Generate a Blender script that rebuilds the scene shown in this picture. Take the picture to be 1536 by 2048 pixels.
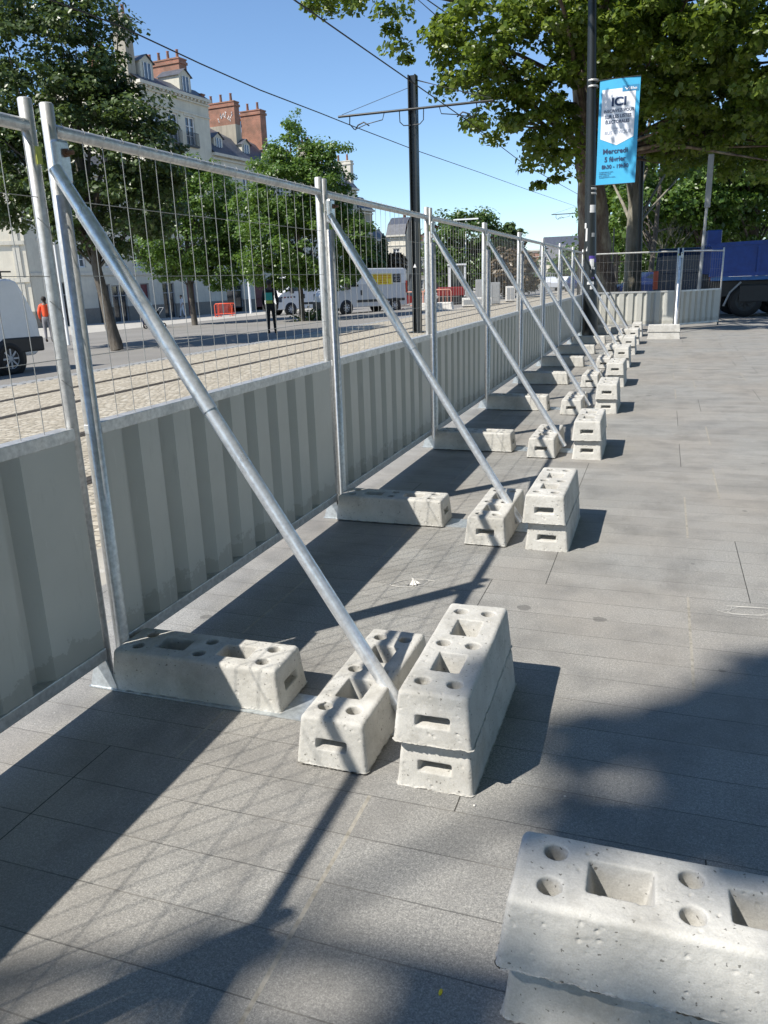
import bpy, bmesh, math, random
import numpy as np
from mathutils import Vector, Matrix, noise
R = math.radians
random.seed(7)
for o in list(bpy.data.objects): bpy.data.objects.remove(o)
S = bpy.context.scene
COL = S.collection

# ------------------------------------------------------------------ camera
FPX, PITCH, ROLL, YAW, HC = 1563.95, 0.2863, -0.0333, -0.3419, 1.4052
_cy, _sy = math.cos(YAW), math.sin(YAW)
FW = Vector((_sy*math.cos(PITCH), _cy*math.cos(PITCH), -math.sin(PITCH)))
_rt = Vector((_cy, -_sy, 0)); _up = _rt.cross(FW)
CR = _rt*math.cos(ROLL) + _up*math.sin(ROLL)
CU = -_rt*math.sin(ROLL) + _up*math.cos(ROLL)
cam = bpy.data.cameras.new('camera'); cam_o = bpy.data.objects.new('camera', cam); COL.objects.link(cam_o)
cam.sensor_fit = 'HORIZONTAL'; cam.sensor_width = 36; cam.lens = 36*FPX/1536
cam.clip_start = 0.05; cam.clip_end = 3000
m = Matrix((CR, CU, -FW)).transposed().to_4x4(); m.translation = (0, 0, HC)
cam_o.matrix_world = m
S.camera = cam_o

# ------------------------------------------------------------------ sky, sun, exposure
SUN = Vector((-0.57, -0.66, 1.0)).normalized()
W = bpy.data.worlds.new('World'); S.world = W; W.use_nodes = True
wn = W.node_tree; bg = wn.nodes['Background']
sky = wn.nodes.new('ShaderNodeTexSky'); sky.sky_type = 'NISHITA'; sky.sun_disc = False
sky.sun_elevation = math.asin(SUN.z); sky.sun_rotation = math.atan2(SUN.x, SUN.y)
sky.air_density = 0.95; sky.dust_density = 0.0; sky.ozone_density = 3.5; sky.altitude = 20
tint = wn.nodes.new('ShaderNodeMixRGB'); tint.blend_type = 'MULTIPLY'; tint.inputs[0].default_value = 1; tint.inputs[2].default_value = (.93, 1.0, 1.06, 1)
wn.links.new(sky.outputs[0], tint.inputs[1]); wn.links.new(tint.outputs[0], bg.inputs[0]); bg.inputs[1].default_value = 0.12
sl = bpy.data.lights.new('sun', 'SUN'); sl.energy = 5.0; sl.angle = R(0.53); sl.color = (1, 0.945, 0.85)
so = bpy.data.objects.new('sun', sl); COL.objects.link(so)
so.rotation_euler = SUN.to_track_quat('Z', 'Y').to_euler(); so.location = SUN*50
S.view_settings.view_transform = 'Standard'; S.view_settings.look = 'None'
S.view_settings.exposure = 0.46; S.view_settings.gamma = 1

# ------------------------------------------------------------------ placing helpers (measured from the photograph once)
def ray(px, py):
    return (CR*((px-768)/FPX) + CU*((1024-py)/FPX) + FW)
def terr(x): return -0.03*min(max(-x-7, 0), 30)
def at(px, py, Y):
    d = ray(px, py); return Vector((0, 0, HC)) + d*(Y/d.y)
def gp(px, py):
    d = ray(px, py); z = 0
    for _ in range(80):
        P = Vector((0, 0, HC)) + d*((z-HC)/d.z); z = .5*z + .5*terr(P.x)
    return P

# ------------------------------------------------------------------ object helpers
def tag(o, label=None, cat=None, group=None, kind=None):
    if label: o['label'] = label
    if cat: o['category'] = cat
    if group: o['group'] = group
    if kind: o['kind'] = kind
    return o
def empty(name, loc=(0, 0, 0), rz=0, label=None, cat=None, group=None):
    o = bpy.data.objects.new(name, None); COL.objects.link(o)
    o.location = loc; o.rotation_euler = (0, 0, rz); o.empty_display_size = .2
    return tag(o, label, cat, group)
def kids(o): return list(o.children)
def copy_tree(o, parent=None):
    ch = kids(o)
    c = o.copy(); COL.objects.link(c)
    if parent: c.parent = parent
    for k in ch: copy_tree(k, c)
    return c
class MB:
    def __init__(s): s.v = []; s.f = []; s.m = []; s.s = []
    def add(s, vs, fs, mi=0, sm=False):
        b = len(s.v); s.v += [tuple(v) for v in vs]
        for f in fs: s.f.append([i+b for i in f]); s.m.append(mi); s.s.append(sm)
        return s
    def box(s, x0, x1, y0, y1, z0, z1, mi=0, T=None):
        vs = [Vector((x, y, z)) for z in (z0, z1) for y in (y0, y1) for x in (x0, x1)]
        if T is not None: vs = [T @ v for v in vs]
        return s.add(vs, [(0, 2, 3, 1), (4, 5, 7, 6), (0, 1, 5, 4), (2, 6, 7, 3), (0, 4, 6, 2), (1, 3, 7, 5)], mi)
    def tube(s, p, q, r0, r1=None, n=12, mi=0, caps=True, sm=True):
        r1 = r0 if r1 is None else r1
        p = Vector(p); q = Vector(q); d = (q-p).normalized()
        a = d.orthogonal().normalized(); b = d.cross(a)
        vs = []
        for c, r in ((p, r0), (q, r1)):
            for i in range(n):
                t = 2*math.pi*(i+.5)/n; vs.append(c + a*(r*math.cos(t)) + b*(r*math.sin(t)))
        s.add(vs, [(i, (i+1) % n, n+(i+1) % n, n+i) for i in range(n)], mi, sm)
        if caps: s.add(vs[:n], [tuple(range(n))[::-1]], mi); s.add(vs[n:], [tuple(range(n))], mi)
        return s
    def path(s, pts, rs, n=8, mi=0, wob=0, sm=True):
        pts = [Vector(p) for p in pts]
        if not hasattr(rs, '__len__'): rs = [rs]*len(pts)
        vs = []; a = None
        for k, p in enumerate(pts):
            d = (pts[min(k+1, len(pts)-1)]-pts[max(k-1, 0)]).normalized()
            if a is None: a = d.orthogonal().normalized()
            a = (a-d*a.dot(d)).normalized(); b = d.cross(a)
            for i in range(n):
                t = 2*math.pi*i/n; v = a*math.cos(t)+b*math.sin(t)
                w = 1 + (wob*noise.noise(Vector((v.x*1.7, v.y*1.7, k*.7))+p) if wob else 0)
                vs.append(p+v*rs[k]*w)
        fs = [(k*n+i, k*n+(i+1) % n, (k+1)*n+(i+1) % n, (k+1)*n+i) for k in range(len(pts)-1) for i in range(n)]
        s.add(vs, fs, mi, sm); s.add(vs[:n], [tuple(range(n))[::-1]], mi); s.add(vs[-n:], [tuple(range(n))], mi)
        return s
    def lathe(s, prof, n=24, c=(0, 0, 0), axis='z', mi=0, sm=True):
        vs = []
        for r, h in prof:
            for i in range(n):
                t = 2*math.pi*i/n; x, y = r*math.cos(t), r*math.sin(t)
                v = (x, y, h) if axis == 'z' else ((x, h, y) if axis == 'y' else (h, x, y))
                vs.append(Vector(v)+Vector(c))
        s.add(vs, [(k*n+i, k*n+(i+1) % n, (k+1)*n+(i+1) % n, (k+1)*n+i) for k in range(len(prof)-1) for i in range(n)], mi, sm)
        return s
    def prism(s, poly, y0, y1, mi=0):      # poly in x,z extruded along y
        n = len(poly); vs = [Vector((x, y0, z)) for x, z in poly] + [Vector((x, y1, z)) for x, z in poly]
        return s.add(vs, [tuple(range(n)), tuple(range(2*n-1, n-1, -1))] + [(i, n+i, n+(i+1) % n, (i+1) % n) for i in range(n)], mi)
    def mesh(s, name, mats):
        me = bpy.data.meshes.new(name); me.from_pydata(s.v, [], s.f)
        for mt in (mats if isinstance(mats, (list, tuple)) else [mats]): me.materials.append(mt)
        me.polygons.foreach_set('material_index', s.m); me.polygons.foreach_set('use_smooth', s.s)
        bm = bmesh.new(); bm.from_mesh(me); bmesh.ops.recalc_face_normals(bm, faces=bm.faces); bm.to_mesh(me); bm.free()
        me.update(); return me
    def build(s, name, mats, parent=None, bevel=0, loc=None):
        o = bpy.data.objects.new(name, s.mesh(name, mats)); COL.objects.link(o)
        if parent: o.parent = parent
        if loc is not None: o.location = loc
        if bevel:
            b = o.modifiers.new('bevel', 'BEVEL'); b.width = bevel; b.segments = 2; b.limit_method = 'ANGLE'; b.angle_limit = R(35)
        return o
def baked(o):      # evaluated mesh of an object with modifiers
    dg = bpy.context.evaluated_depsgraph_get(); dg.update()
    return bpy.data.meshes.new_from_object(o.evaluated_get(dg), depsgraph=dg)
def wlink(name, me, parent=None, loc=(0, 0, 0), rz=0):
    o = bpy.data.objects.new(name, me); COL.objects.link(o); o.location = loc; o.rotation_euler = (0, 0, rz)
    if parent: o.parent = parent
    return o

# ------------------------------------------------------------------ materials
class NM:
    def __init__(s, name):
        s.m = bpy.data.materials.new(name); s.m.use_nodes = True; s.t = s.m.node_tree
        s.b = s.t.nodes['Principled BSDF']; s.out = s.t.nodes['Material Output']; s._c = None
    def n(s, typ, **kw):
        nd = s.t.nodes.new('ShaderNode'+typ)
        for k, v in kw.items():
            if k.startswith('i_'): nd.inputs[k[2:].replace('_', ' ')].default_value = v
            else: setattr(nd, k, v)
        return nd
    def l(s, a, b): s.t.links.new(a, b)
    def co(s, kind='Object'):
        if s._c is None: s._c = s.n('TexCoord')
        return s._c.outputs[kind]
    def noise(s, scale, detail=4, rough=.55, vec=None, sc=None):
        nd = s.n('TexNoise'); nd.inputs['Scale'].default_value = scale; nd.inputs['Detail'].default_value = detail; nd.inputs['Roughness'].default_value = rough
        v = vec or s.co()
        if sc:
            mp = s.n('Mapping'); mp.inputs['Scale'].default_value = sc; s.l(v, mp.inputs[0]); v = mp.outputs[0]
        s.l(v, nd.inputs['Vector']); return nd.outputs[0]
    def ramp(s, fac, stops):
        r = s.n('ValToRGB'); e = r.color_ramp.elements
        while len(e) < len(stops): e.new(.5)
        for i, (p, c) in enumerate(stops): e[i].position = p; e[i].color = (*c, 1) if hasattr(c, '__len__') else (c, c, c, 1)
        s.l(fac, r.inputs[0]); return r.outputs[0]
    def mix(s, fac, a, b, mode='MIX'):
        x = s.n('MixRGB', blend_type=mode)
        for i, v in enumerate((fac, a, b)):
            if hasattr(v, 'is_output'): s.l(v, x.inputs[i])
            elif i == 0: x.inputs[0].default_value = v
            else: x.inputs[i].default_value = (*v, 1) if hasattr(v, '__len__') else (v, v, v, 1)
        return x.outputs[0]
    def math(s, op, a, b=None, c=None):
        x = s.n('Math', operation=op)
        for i, v in enumerate((a, b, c)):
            if v is None: continue
            if hasattr(v, 'is_output'): s.l(v, x.inputs[i])
            else: x.inputs[i].default_value = v
        return x.outputs[0]
    def set(s, color=None, rough=None, metal=None, spec=None, bump=None, bstr=.3, bdist=.01):
        if color is not None:
            if hasattr(color, 'is_output'): s.l(color, s.b.inputs['Base Color'])
            else: s.b.inputs['Base Color'].default_value = (*color, 1)
        if rough is not None:
            if hasattr(rough, 'is_output'): s.l(rough, s.b.inputs['Roughness'])
            else: s.b.inputs['Roughness'].default_value = rough
        if metal is not None: s.b.inputs['Metallic'].default_value = metal
        if spec is not None: s.b.inputs['Specular IOR Level'].default_value = spec
        if bump is not None:
            bp = s.n('Bump'); bp.inputs['Strength'].default_value = bstr; bp.inputs['Distance'].default_value = bdist
            s.l(bump, bp.inputs['Height']); s.l(bp.outputs[0], s.b.inputs['Normal'])
        return s.m
def plain(name, c, rough=.6, metal=0, var=.12, sc=6, bump=0):
    k = NM(name); n = k.noise(sc, 5, .6)
    lo = tuple(x*(1-var) for x in c); hi = tuple(min(1, x*(1+var)) for x in c)
    return k.set(k.ramp(n, [(.3, lo), (.7, hi)]), rough, metal, bump=n if bump else None, bstr=bump)

def m_concrete(name, c0=(.50, .49, .462), bumps=1):
    k = NM(name); oi = k.n('ObjectInfo')
    v = k.n('VectorMath', operation='ADD'); k.l(k.co(), v.inputs[0]); k.l(oi.outputs['Location'], v.inputs[1]); vec = v.outputs[0]
    n1 = k.noise(7, 6, .6, vec); n2 = k.noise(60, 4, .6, vec); n3 = k.noise(260, 3, .7, vec)
    c = k.ramp(n1, [(.28, tuple(x*.80 for x in c0)), (.5, c0), (.72, tuple(x*1.14 for x in c0))])
    c = k.mix(.5, c, k.ramp(n3, [(.3, .38), (.7, .62)]), 'OVERLAY')
    vd = k.n('VectorMath', operation='MULTIPLY_ADD'); nz = k.n('TexNoise'); nz.inputs['Scale'].default_value = 140; k.l(vec, nz.inputs['Vector']); k.l(nz.outputs[1], vd.inputs[0]); vd.inputs[1].default_value = (.012, .012, .012); k.l(vec, vd.inputs[2])
    vo = k.n('TexVoronoi'); vo.inputs['Scale'].default_value = 92; k.l(vd.outputs[0], vo.inputs['Vector'])
    rnd = k.n('TexWhiteNoise'); k.l(vo.outputs['Position'], rnd.inputs[0])
    sz = k.math('MULTIPLY', k.math('POWER', rnd.outputs[0], 4), .30)
    pit = k.math('LESS_THAN', k.math('SUBTRACT', vo.outputs['Distance'], k.math('MULTIPLY', k.math('SUBTRACT', n3, .5), .25)), sz)
    c = k.mix(k.math('MULTIPLY', pit, .8), c, (.13, .125, .11))
    h = k.math('SUBTRACT', k.math('ADD', k.math('MULTIPLY', n2, .5), k.math('MULTIPLY', n3, .35)), k.math('MULTIPLY', pit, .9))
    st = k.noise(4.2, 6, .75, vec); c = k.mix(k.ramp(st, [(.50, 0), (.66, .5)]), c, (.30, .285, .25)); c = k.mix(k.ramp(k.noise(5.5, 3, .6, vec, (1.3, 1.3, 1.3)), [(.62, 0), (.7, .35)]), c, (.62, .61, .58))
    return k.set(c, .92, 0, .25, bump=h, bstr=.55, bdist=.004)
M = {}
M['concrete'] = m_concrete('cast_concrete')
M['kerb'] = m_concrete('kerb_concrete', (.36, .34, .30))

# granite slabs: five-row bays with cross joints that step half a slab from bay to bay
def m_granite():
    k = NM('granite_slabs'); sep = k.n('SeparateXYZ'); k.l(k.co(), sep.inputs[0]); x, y = sep.outputs[0], sep.outputs[1]
    wob = k.math('MULTIPLY', k.math('SUBTRACT', k.noise(1.2, 2), .5), .012)
    yy = k.math('ADD', k.math('SUBTRACT', y, 1.78), wob)
    bay = k.math('FLOOR', k.math('DIVIDE', yy, .87)); row = k.math('FLOOR', k.math('DIVIDE', yy, .174))
    even = k.math('FLOORED_MODULO', bay, 2.0)
    off = k.math('SUBTRACT', .43, k.math('MULTIPLY', even, .235))
    br = k.n('TexWhiteNoise', noise_dimensions='1D'); k.l(bay, br.inputs['W'])
    off = k.math('ADD', off, k.math('MULTIPLY', k.math('SUBTRACT', br.outputs[0], .5), .03))
    u = k.math('DIVIDE', k.math('SUBTRACT', x, off), .89); cx = k.math('FLOOR', u)
    fx = k.math('MULTIPLY', k.math('MINIMUM', k.math('FRACT', u), k.math('SUBTRACT', 1, k.math('FRACT', u))), .89)
    v = k.math('DIVIDE', yy, .174); fv = k.math('FRACT', v)
    fy = k.math('MULTIPLY', k.math('MINIMUM', fv, k.math('SUBTRACT', 1, fv)), .174)
    cb = k.n('CombineXYZ'); k.l(cx, cb.inputs[0]); k.l(row, cb.inputs[1])
    sr = k.n('TexWhiteNoise'); k.l(cb.outputs[0], sr.inputs[0])
    cb2 = k.n('CombineXYZ'); k.l(k.math('ROUND', u), cb2.inputs[0]); k.l(bay, cb2.inputs[1]); cb2.inputs[2].default_value = 3.3
    jr = k.n('TexWhiteNoise'); k.l(cb2.outputs[0], jr.inputs[0])
    jw = k.math('ADD', .002, k.math('MULTIPLY', k.math('GREATER_THAN', jr.outputs[0], .35), .0034))
    n3 = k.noise(3.5, 5, .6)
    edge = k.math('MULTIPLY', k.math('SUBTRACT', k.noise(90, 3), .5), .0018)
    jx = k.math('LESS_THAN', k.math('ADD', fx, edge), jw)
    jy = k.math('LESS_THAN', k.math('ADD', fy, edge), .0018)
    # speckle
    g1 = k.noise(210, 3, .8); g2 = k.noise(95, 4, .75); g3 = k.noise(520, 2, .6)
    base = k.ramp(g1, [(.36, (.055, .056, .060)), (.47, (.17, .17, .17)), (.55, (.39, .385, .365)), (.64, (.74, .72, .68))])
    base = k.mix(.55, base, k.ramp(g2, [(.36, (.10, .10, .102)), (.5, (.235, .232, .226)), (.64, (.44, .43, .405))]))
    base = k.mix(.35, base, k.ramp(g3, [(.38, .09), (.62, .38)]))
    tint = k.math('ADD', .90, k.math('MULTIPLY', sr.outputs[0], .16))
    cc = k.n('CombineXYZ'); [k.l(k.math('MULTIPLY', tint, f_), cc.inputs[i]) for i, f_ in enumerate((1.09, 1.09, 1.07))]
    base = k.mix(1, base, cc.outputs[0], 'MULTIPLY')
    base = k.mix(k.ramp(k.noise(.55, 4, .6), [(.40, 0), (.62, .42)]), base, (.31, .275, .235))   # warm dusty areas
    base = k.mix(k.ramp(n3, [(.46, 0), (.7, .42)]), base, (.105, .103, .10))
    base = k.mix(k.ramp(k.noise(1.1, 6, .75, sc=(1, .35, 1)), [(.54, 0), (.66, .35)]), base, (.12, .115, .108))
    # gum and drip spots
    vo = k.n('TexVoronoi'); vo.inputs['Scale'].default_value = 3.9; k.l(k.co(), vo.inputs['Vector'])
    vr = k.n('TexWhiteNoise'); k.l(vo.outputs['Position'], vr.inputs[0])
    sp = k.math('LESS_THAN', k.math('ADD', vo.outputs['Distance'], k.math('MULTIPLY', k.math('SUBTRACT', k.noise(38, 3), .5), .10)), k.math('MULTIPLY', k.math('POWER', vr.outputs[0], 3), .15))
    base = k.mix(k.math('MULTIPLY', sp, .55), base, (.085, .083, .08))
    vo2 = k.n('TexVoronoi'); vo2.inputs['Scale'].default_value = 7.7; k.l(k.co(), vo2.inputs['Vector'])
    vr2 = k.n('TexWhiteNoise'); k.l(vo2.outputs['Position'], vr2.inputs[0])
    sp2 = k.math('LESS_THAN', vo2.outputs['Distance'], k.math('MULTIPLY', k.math('POWER', vr2.outputs[0], 12), .05))
    base = k.mix(k.math('MULTIPLY', sp2, .8), base, (.5, .49, .46))
    base = k.mix(k.math('MULTIPLY', jy, .62), base, k.ramp(k.noise(5, 2), [(.45, (.045, .044, .042)), (.6, (.14, .13, .115))]))
    sand = k.ramp(k.noise(35, 4, .7), [(.35, (.20, .185, .155)), (.5, (.31, .29, .25)), (.7, (.38, .355, .31))])
    wide = k.math('GREATER_THAN', jr.outputs[0], .35)
    base = k.mix(jx, base, k.mix(wide, (.05, .048, .045), sand))
    h = k.math('SUBTRACT', k.math('MULTIPLY', g1, .25), k.math('MAXIMUM', jx, jy))
    return k.set(base, k.ramp(g2, [(.3, .55), (.7, .8)]), 0, .35, bump=h, bstr=.35, bdist=.003)
M['granite'] = m_granite()
def m_asphalt():
    k = NM('asphalt'); n = k.noise(120, 4, .7); n2 = k.noise(.35, 5, .6)
    c = k.ramp(n2, [(.35, (.22, .205, .18)), (.65, (.30, .28, .25))]); c = k.mix(.5, c, k.ramp(n, [(.3, .12), (.7, .26)]))
    return k.set(c, .95, 0, .12, bump=n, bstr=.3, bdist=.004)
M['asphalt'] = m_asphalt()
def m_cobble():
    k = NM('cobbles'); sep = k.n('SeparateXYZ'); k.l(k.co(), sep.inputs[0]); x, y = sep.outputs[0], sep.outputs[1]
    wob = k.math('MULTIPLY', k.math('SUBTRACT', k.noise(6, 3), .5), .05)
    ry = k.math('DIVIDE', k.math('ADD', y, wob), .085); row = k.math('FLOOR', ry)
    rr = k.n('TexWhiteNoise', noise_dimensions='1D'); k.l(row, rr.inputs['W'])
    ux = k.math('ADD', k.math('DIVIDE', k.math('ADD', x, wob), .10), k.math('MULTIPLY', rr.outputs[0], 1.0))
    fx, fy = k.math('FRACT', ux), k.math('FRACT', ry)
    dx = k.math('ABSOLUTE', k.math('SUBTRACT', fx, .5)); dy = k.math('ABSOLUTE', k.math('SUBTRACT', fy, .5))
    dd = k.math('ADD', k.math('POWER', k.math('MULTIPLY', dx, 2), 4), k.math('POWER', k.math('MULTIPLY', dy, 2), 4))
    cb = k.n('CombineXYZ'); k.l(k.math('FLOOR', ux), cb.inputs[0]); k.l(row, cb.inputs[1]); wr = k.n('TexWhiteNoise'); k.l(cb.outputs[0], wr.inputs[0])
    c = k.ramp(wr.outputs[0], [(0, (.32, .285, .22)), (.5, (.40, .355, .28)), (1, (.48, .44, .36))])
    c = k.mix(k.ramp(dd, [(.55, 0), (1.1, .75)]), c, (.15, .13, .10))
    h = k.math('SUBTRACT', k.math('MULTIPLY', k.noise(30, 3), .2), k.math('MINIMUM', dd, 1.0))
    return k.set(c, .85, bump=h, bstr=.7, bdist=.014)
M['cobble'] = m_cobble()
M['sidewalk'] = plain('pale_sidewalk', (.40, .38, .34), .85, var=.18, sc=1.5)
M['verge'] = plain('dusty_verge', (.33, .31, .265), .9, var=.2, sc=2)
M['rail'] = plain('rail_steel', (.13, .11, .09), .45, .6)
M['groove'] = plain('rail_groove', (.035, .03, .025), .9)
def m_galv(name, c=(.60, .60, .59), rough=.36, metal=.85, vert=True):
    k = NM(name); n = k.noise(48, 5, .65); n2 = k.noise(9, 4, .6, sc=(1, 1, .25)); n3 = k.noise(300, 2)
    cc = k.ramp(n, [(.3, tuple(x*.74 for x in c)), (.7, tuple(min(1, x*1.16) for x in c))])
    cc = k.mix(k.ramp(n2, [(.5, 0), (.72, .5)]), cc, tuple(x*.62 for x in c))
    cc = k.mix(k.math('MULTIPLY', k.math('GREATER_THAN', n3, .66), .25), cc, (.85, .85, .85))
    return k.set(cc, k.ramp(n2, [(.3, rough-.06), (.7, rough+.16)]), metal, bump=n, bstr=.12, bdist=.002)
M['galv'] = m_galv('galvanised_steel', metal=.6, rough=.42)
M['wire'] = plain('mesh_wire', (.42, .41, .39), .45, .5)
M['galv_new'] = m_galv('bright_galvanised_steel', (.80, .82, .85), .27, .6)
M['plate'] = m_galv('galvanised_plate', (.58, .62, .64), .33, .6)
def m_sheet():
    k = NM('painted_sheet'); n = k.noise(1.7, 5, .6); n2 = k.noise(24, 5, .7, sc=(1, 1, .2))
    c = k.ramp(n, [(.3, (.435, .435, .40)), (.7, (.505, .50, .46))])
    c = k.mix(k.ramp(n2, [(.58, 0), (.8, .35)]), c, (.26, .26, .235))
    sp = k.n('SeparateXYZ'); k.l(k.co(), sp.inputs[0])
    mud = k.math('MULTIPLY', k.math('LESS_THAN', sp.outputs[2], k.math('ADD', .10, k.math('MULTIPLY', k.noise(14, 5, .7), .28))), .35)
    c = k.mix(mud, c, (.24, .22, .18))
    sc_ = k.math('GREATER_THAN', k.noise(5, 2, .5, sc=(14, 14, 1.2)), .70)
    c = k.mix(k.math('MULTIPLY', sc_, .3), c, (.56, .56, .52))
    return k.set(c, .40, 0, .5, bump=k.math('ADD', k.math('MULTIPLY', k.noise(3.5, 3, .5), 1.0), k.math('MULTIPLY', n2, .03)), bstr=.35, bdist=.012)
M['sheet'] = m_sheet()
M['dark_metal'] = plain('dark_green_black_paint', (.016, .020, .022), .38, 0)
M['black'] = plain('black_rubber', (.018, .018, .019), .7)
M['blackplastic'] = plain('black_plastic', (.03, .031, .033), .5)
M['cable'] = plain('cable', (.02, .02, .022), .6)
M['white'] = plain('white_paint', (.74, .75, .76), .3, var=.03)
M['silver'] = plain('silver_white_paint', (.55, .57, .60), .3, var=.03)
M['offwhite'] = plain('off_white', (.66, .64, .60), .6)
M['yellow'] = plain('yellow', (.80, .62, .03), .5)
M['orange'] = plain('orange_plastic', (.70, .085, .03), .5)
M['pinkish'] = plain('faded_orange_steel', (.62, .30, .22), .5)
M['redpaint'] = plain('red_paint', (.20, .02, .02), .4)
M['maroon'] = plain('maroon_paint', (.13, .018, .025), .5)
M['bluepaint'] = plain('blue_tipper_paint', (.012, .058, .29), .3, var=.2)
M['bluepaint2'] = plain('light_blue_paint', (.03, .13, .36), .4, var=.2)
M['navy'] = plain('navy_van_paint', (.014, .030, .075), .22)
M['carblue'] = plain('blue_car_paint', (.018, .03, .09), .25)
M['grey'] = plain('grey_paint', (.30, .31, .32), .5)
M['tail'] = plain('tail_light', (.55, .05, .02), .2)
M['lime'] = plain('faded_yellow_sticker', (.42, .46, .07), .5, var=.25, sc=60)
M['rust'] = plain('rusty_bolt', (.16, .085, .05), .6, .4)
def m_glass(name, c=(.02, .028, .032), rough=.06):
    k = NM(name); return k.set(c, rough, 0, .9)
M['glass'] = m_glass('dark_glass'); M['winglass'] = m_glass('window_glass', (.07, .09, .12), .12)
M['cream'] = plain('cream_render', (.66, .62, .52), .85, var=.10, sc=.7)
M['greystone'] = plain('weathered_render', (.56, .54, .47), .88, var=.16, sc=.9)
M['trimstone'] = plain('stone_trim', (.62, .60, .53), .85, var=.1)
M['plinth'] = plain('dark_plinth', (.22, .20, .17), .9)
M['slate'] = plain('slate_roof', (.075, .082, .10), .5, var=.3, sc=3)
M['oldwall'] = plain('dirty_wall', (.30, .27, .22), .9, var=.3, sc=.6)
M['winwhite'] = plain('window_frame_white', (.72, .73, .74), .5)
M['rail_black'] = plain('balcony_iron', (.025, .025, .03), .5)
def m_weather(name, c, dark=.45, sc=.9):
    k = NM(name); a = k.noise(sc, 6, .65); st = k.noise(2.2, 6, .7, sc=(3, 3, .18)); g_ = k.noise(18, 4, .6)
    col = k.ramp(a, [(.3, tuple(x*.84 for x in c)), (.7, tuple(min(1, x*1.08) for x in c))])
    col = k.mix(k.ramp(st, [(.50, 0), (.74, dark)]), col, tuple(x*.45 for x in c)); col = k.mix(.12, col, k.ramp(g_, [(.3, .3), (.7, .7)]), 'OVERLAY')
    return k.set(col, .9)
M['cream'] = m_weather('cream_render', (.68, .63, .52), .25); M['greystone'] = m_weather('weathered_render', (.60, .57, .48), .4)
M['oldwall'] = m_weather('dirty_wall', (.36, .33, .27), .7); M['trimstone'] = m_weather('stone_trim', (.60, .57, .49), .45, 2)
def m_brick(name, c1, c2):
    k = NM(name); b = k.n('TexBrick'); b.inputs['Scale'].default_value = 1; b.inputs['Brick Width'].default_value = .24; b.inputs['Row Height'].default_value = .08
    b.inputs['Mortar Size'].default_value = .012; b.inputs['Color1'].default_value = (*c1, 1); b.inputs['Color2'].default_value = (*c2, 1); b.inputs['Mortar'].default_value = (.36, .27, .21, 1)
    mp = k.n('Mapping'); mp.inputs['Rotation'].default_value = (R(90), 0, R(0)); sep = k.n('SeparateXYZ'); k.l(k.co(), sep.inputs[0])
    cb = k.n('CombineXYZ'); k.l(k.math('ADD', sep.outputs[0], sep.outputs[1]), cb.inputs[0]); k.l(sep.outputs[2], cb.inputs[1]); k.l(cb.outputs[0], b.inputs['Vector'])
    c = k.mix(k.ramp(k.noise(1.5, 5), [(.35, 0), (.65, .65)]), b.outputs[0], (.14, .09, .065))
    return k.set(c, .9)
M['brick'] = m_brick('red_brick', (.30, .10, .06), (.38, .14, .085))
def m_bark(name, a, b, c, sc=3):
    k = NM(name); n = k.noise(sc, 5, .6, sc=(1, 1, .45)); n2 = k.noise(sc*7, 5, .7, sc=(1, 1, .3))
    col = k.ramp(n, [(.36, a), (.5, b), (.64, c)]); col = k.mix(.35, col, k.ramp(n2, [(.3, .03), (.7, .32)]), 'MULTIPLY') if False else k.mix(.3, col, k.ramp(n2, [(.35, .03), (.65, .22)]))
    return k.set(col, .95, bump=n2, bstr=.7, bdist=.04)
M['bark'] = m_bark('bark', (.055, .042, .03), (.10, .08, .058), (.16, .13, .095))
M['plane_bark'] = m_bark('plane_bark', (.075, .045, .03), (.15, .095, .06), (.36, .30, .20), 2.2)
M['pale_bark'] = m_bark('pale_bark', (.16, .15, .11), (.24, .22, .165), (.32, .29, .22), 3)
def m_leaf(name, dark, mid, light, trans=.3):
    k = NM(name); g = k.n('NewGeometry'); n = k.noise(.8, 3)
    f = k.math('ADD', k.math('MULTIPLY', g.outputs['Random Per Island'], .7), k.math('MULTIPLY', n, .4))
    c = k.ramp(f, [(.1, dark), (.5, mid), (1, light)])
    k.set(c, .38, 0, .5)
    tr = k.n('BsdfTranslucent'); tc = k.mix(.5, c, (light[0]*1.5, light[1]*1.6, light[2]*.6)); k.l(tc, tr.inputs[0])
    mx = k.n('MixShader'); mx.inputs[0].default_value = trans; k.l(k.b.outputs[0], mx.inputs[1]); k.l(tr.outputs[0], mx.inputs[2]); k.l(mx.outputs[0], k.out.inputs[0])
    return k.m
M['leaf_dark'] = m_leaf('leaves_dark', (.030, .050, .018), (.062, .098, .030), (.12, .17, .06), .28)
M['leaf_mid'] = m_leaf('leaves_mid', (.04, .075, .016), (.085, .155, .032), (.16, .25, .055), .38)
M['leaf_plane'] = m_leaf('leaves_plane', (.04, .07, .014), (.10, .155, .028), (.23, .29, .055), .46)
M['leaf_far'] = m_leaf('leaves_far', (.03, .06, .015), (.06, .11, .022), (.11, .17, .04), .25)
M['leaf_brown'] = m_leaf('leaves_brown', (.06, .045, .03), (.11, .08, .05), (.16, .12, .07), .2)
M['skin'] = plain('skin', (.42, .26, .18), .55); M['skin_dark'] = plain('dark_skin', (.10, .055, .035), .5)
M['cloth_black'] = plain('black_cloth', (.012, .012, .014), .9); M['cloth_white'] = plain('white_cloth', (.70, .70, .72), .9)
M['cloth_grey'] = plain('grey_cloth', (.24, .23, .24), .9); M['cloth_hivis'] = plain('hi_vis_orange', (.85, .10, .03), .7)
M['cloth_navy'] = plain('navy_cloth', (.03, .04, .08), .9); M['hair'] = plain('dark_hair', (.02, .015, .012), .7)
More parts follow.
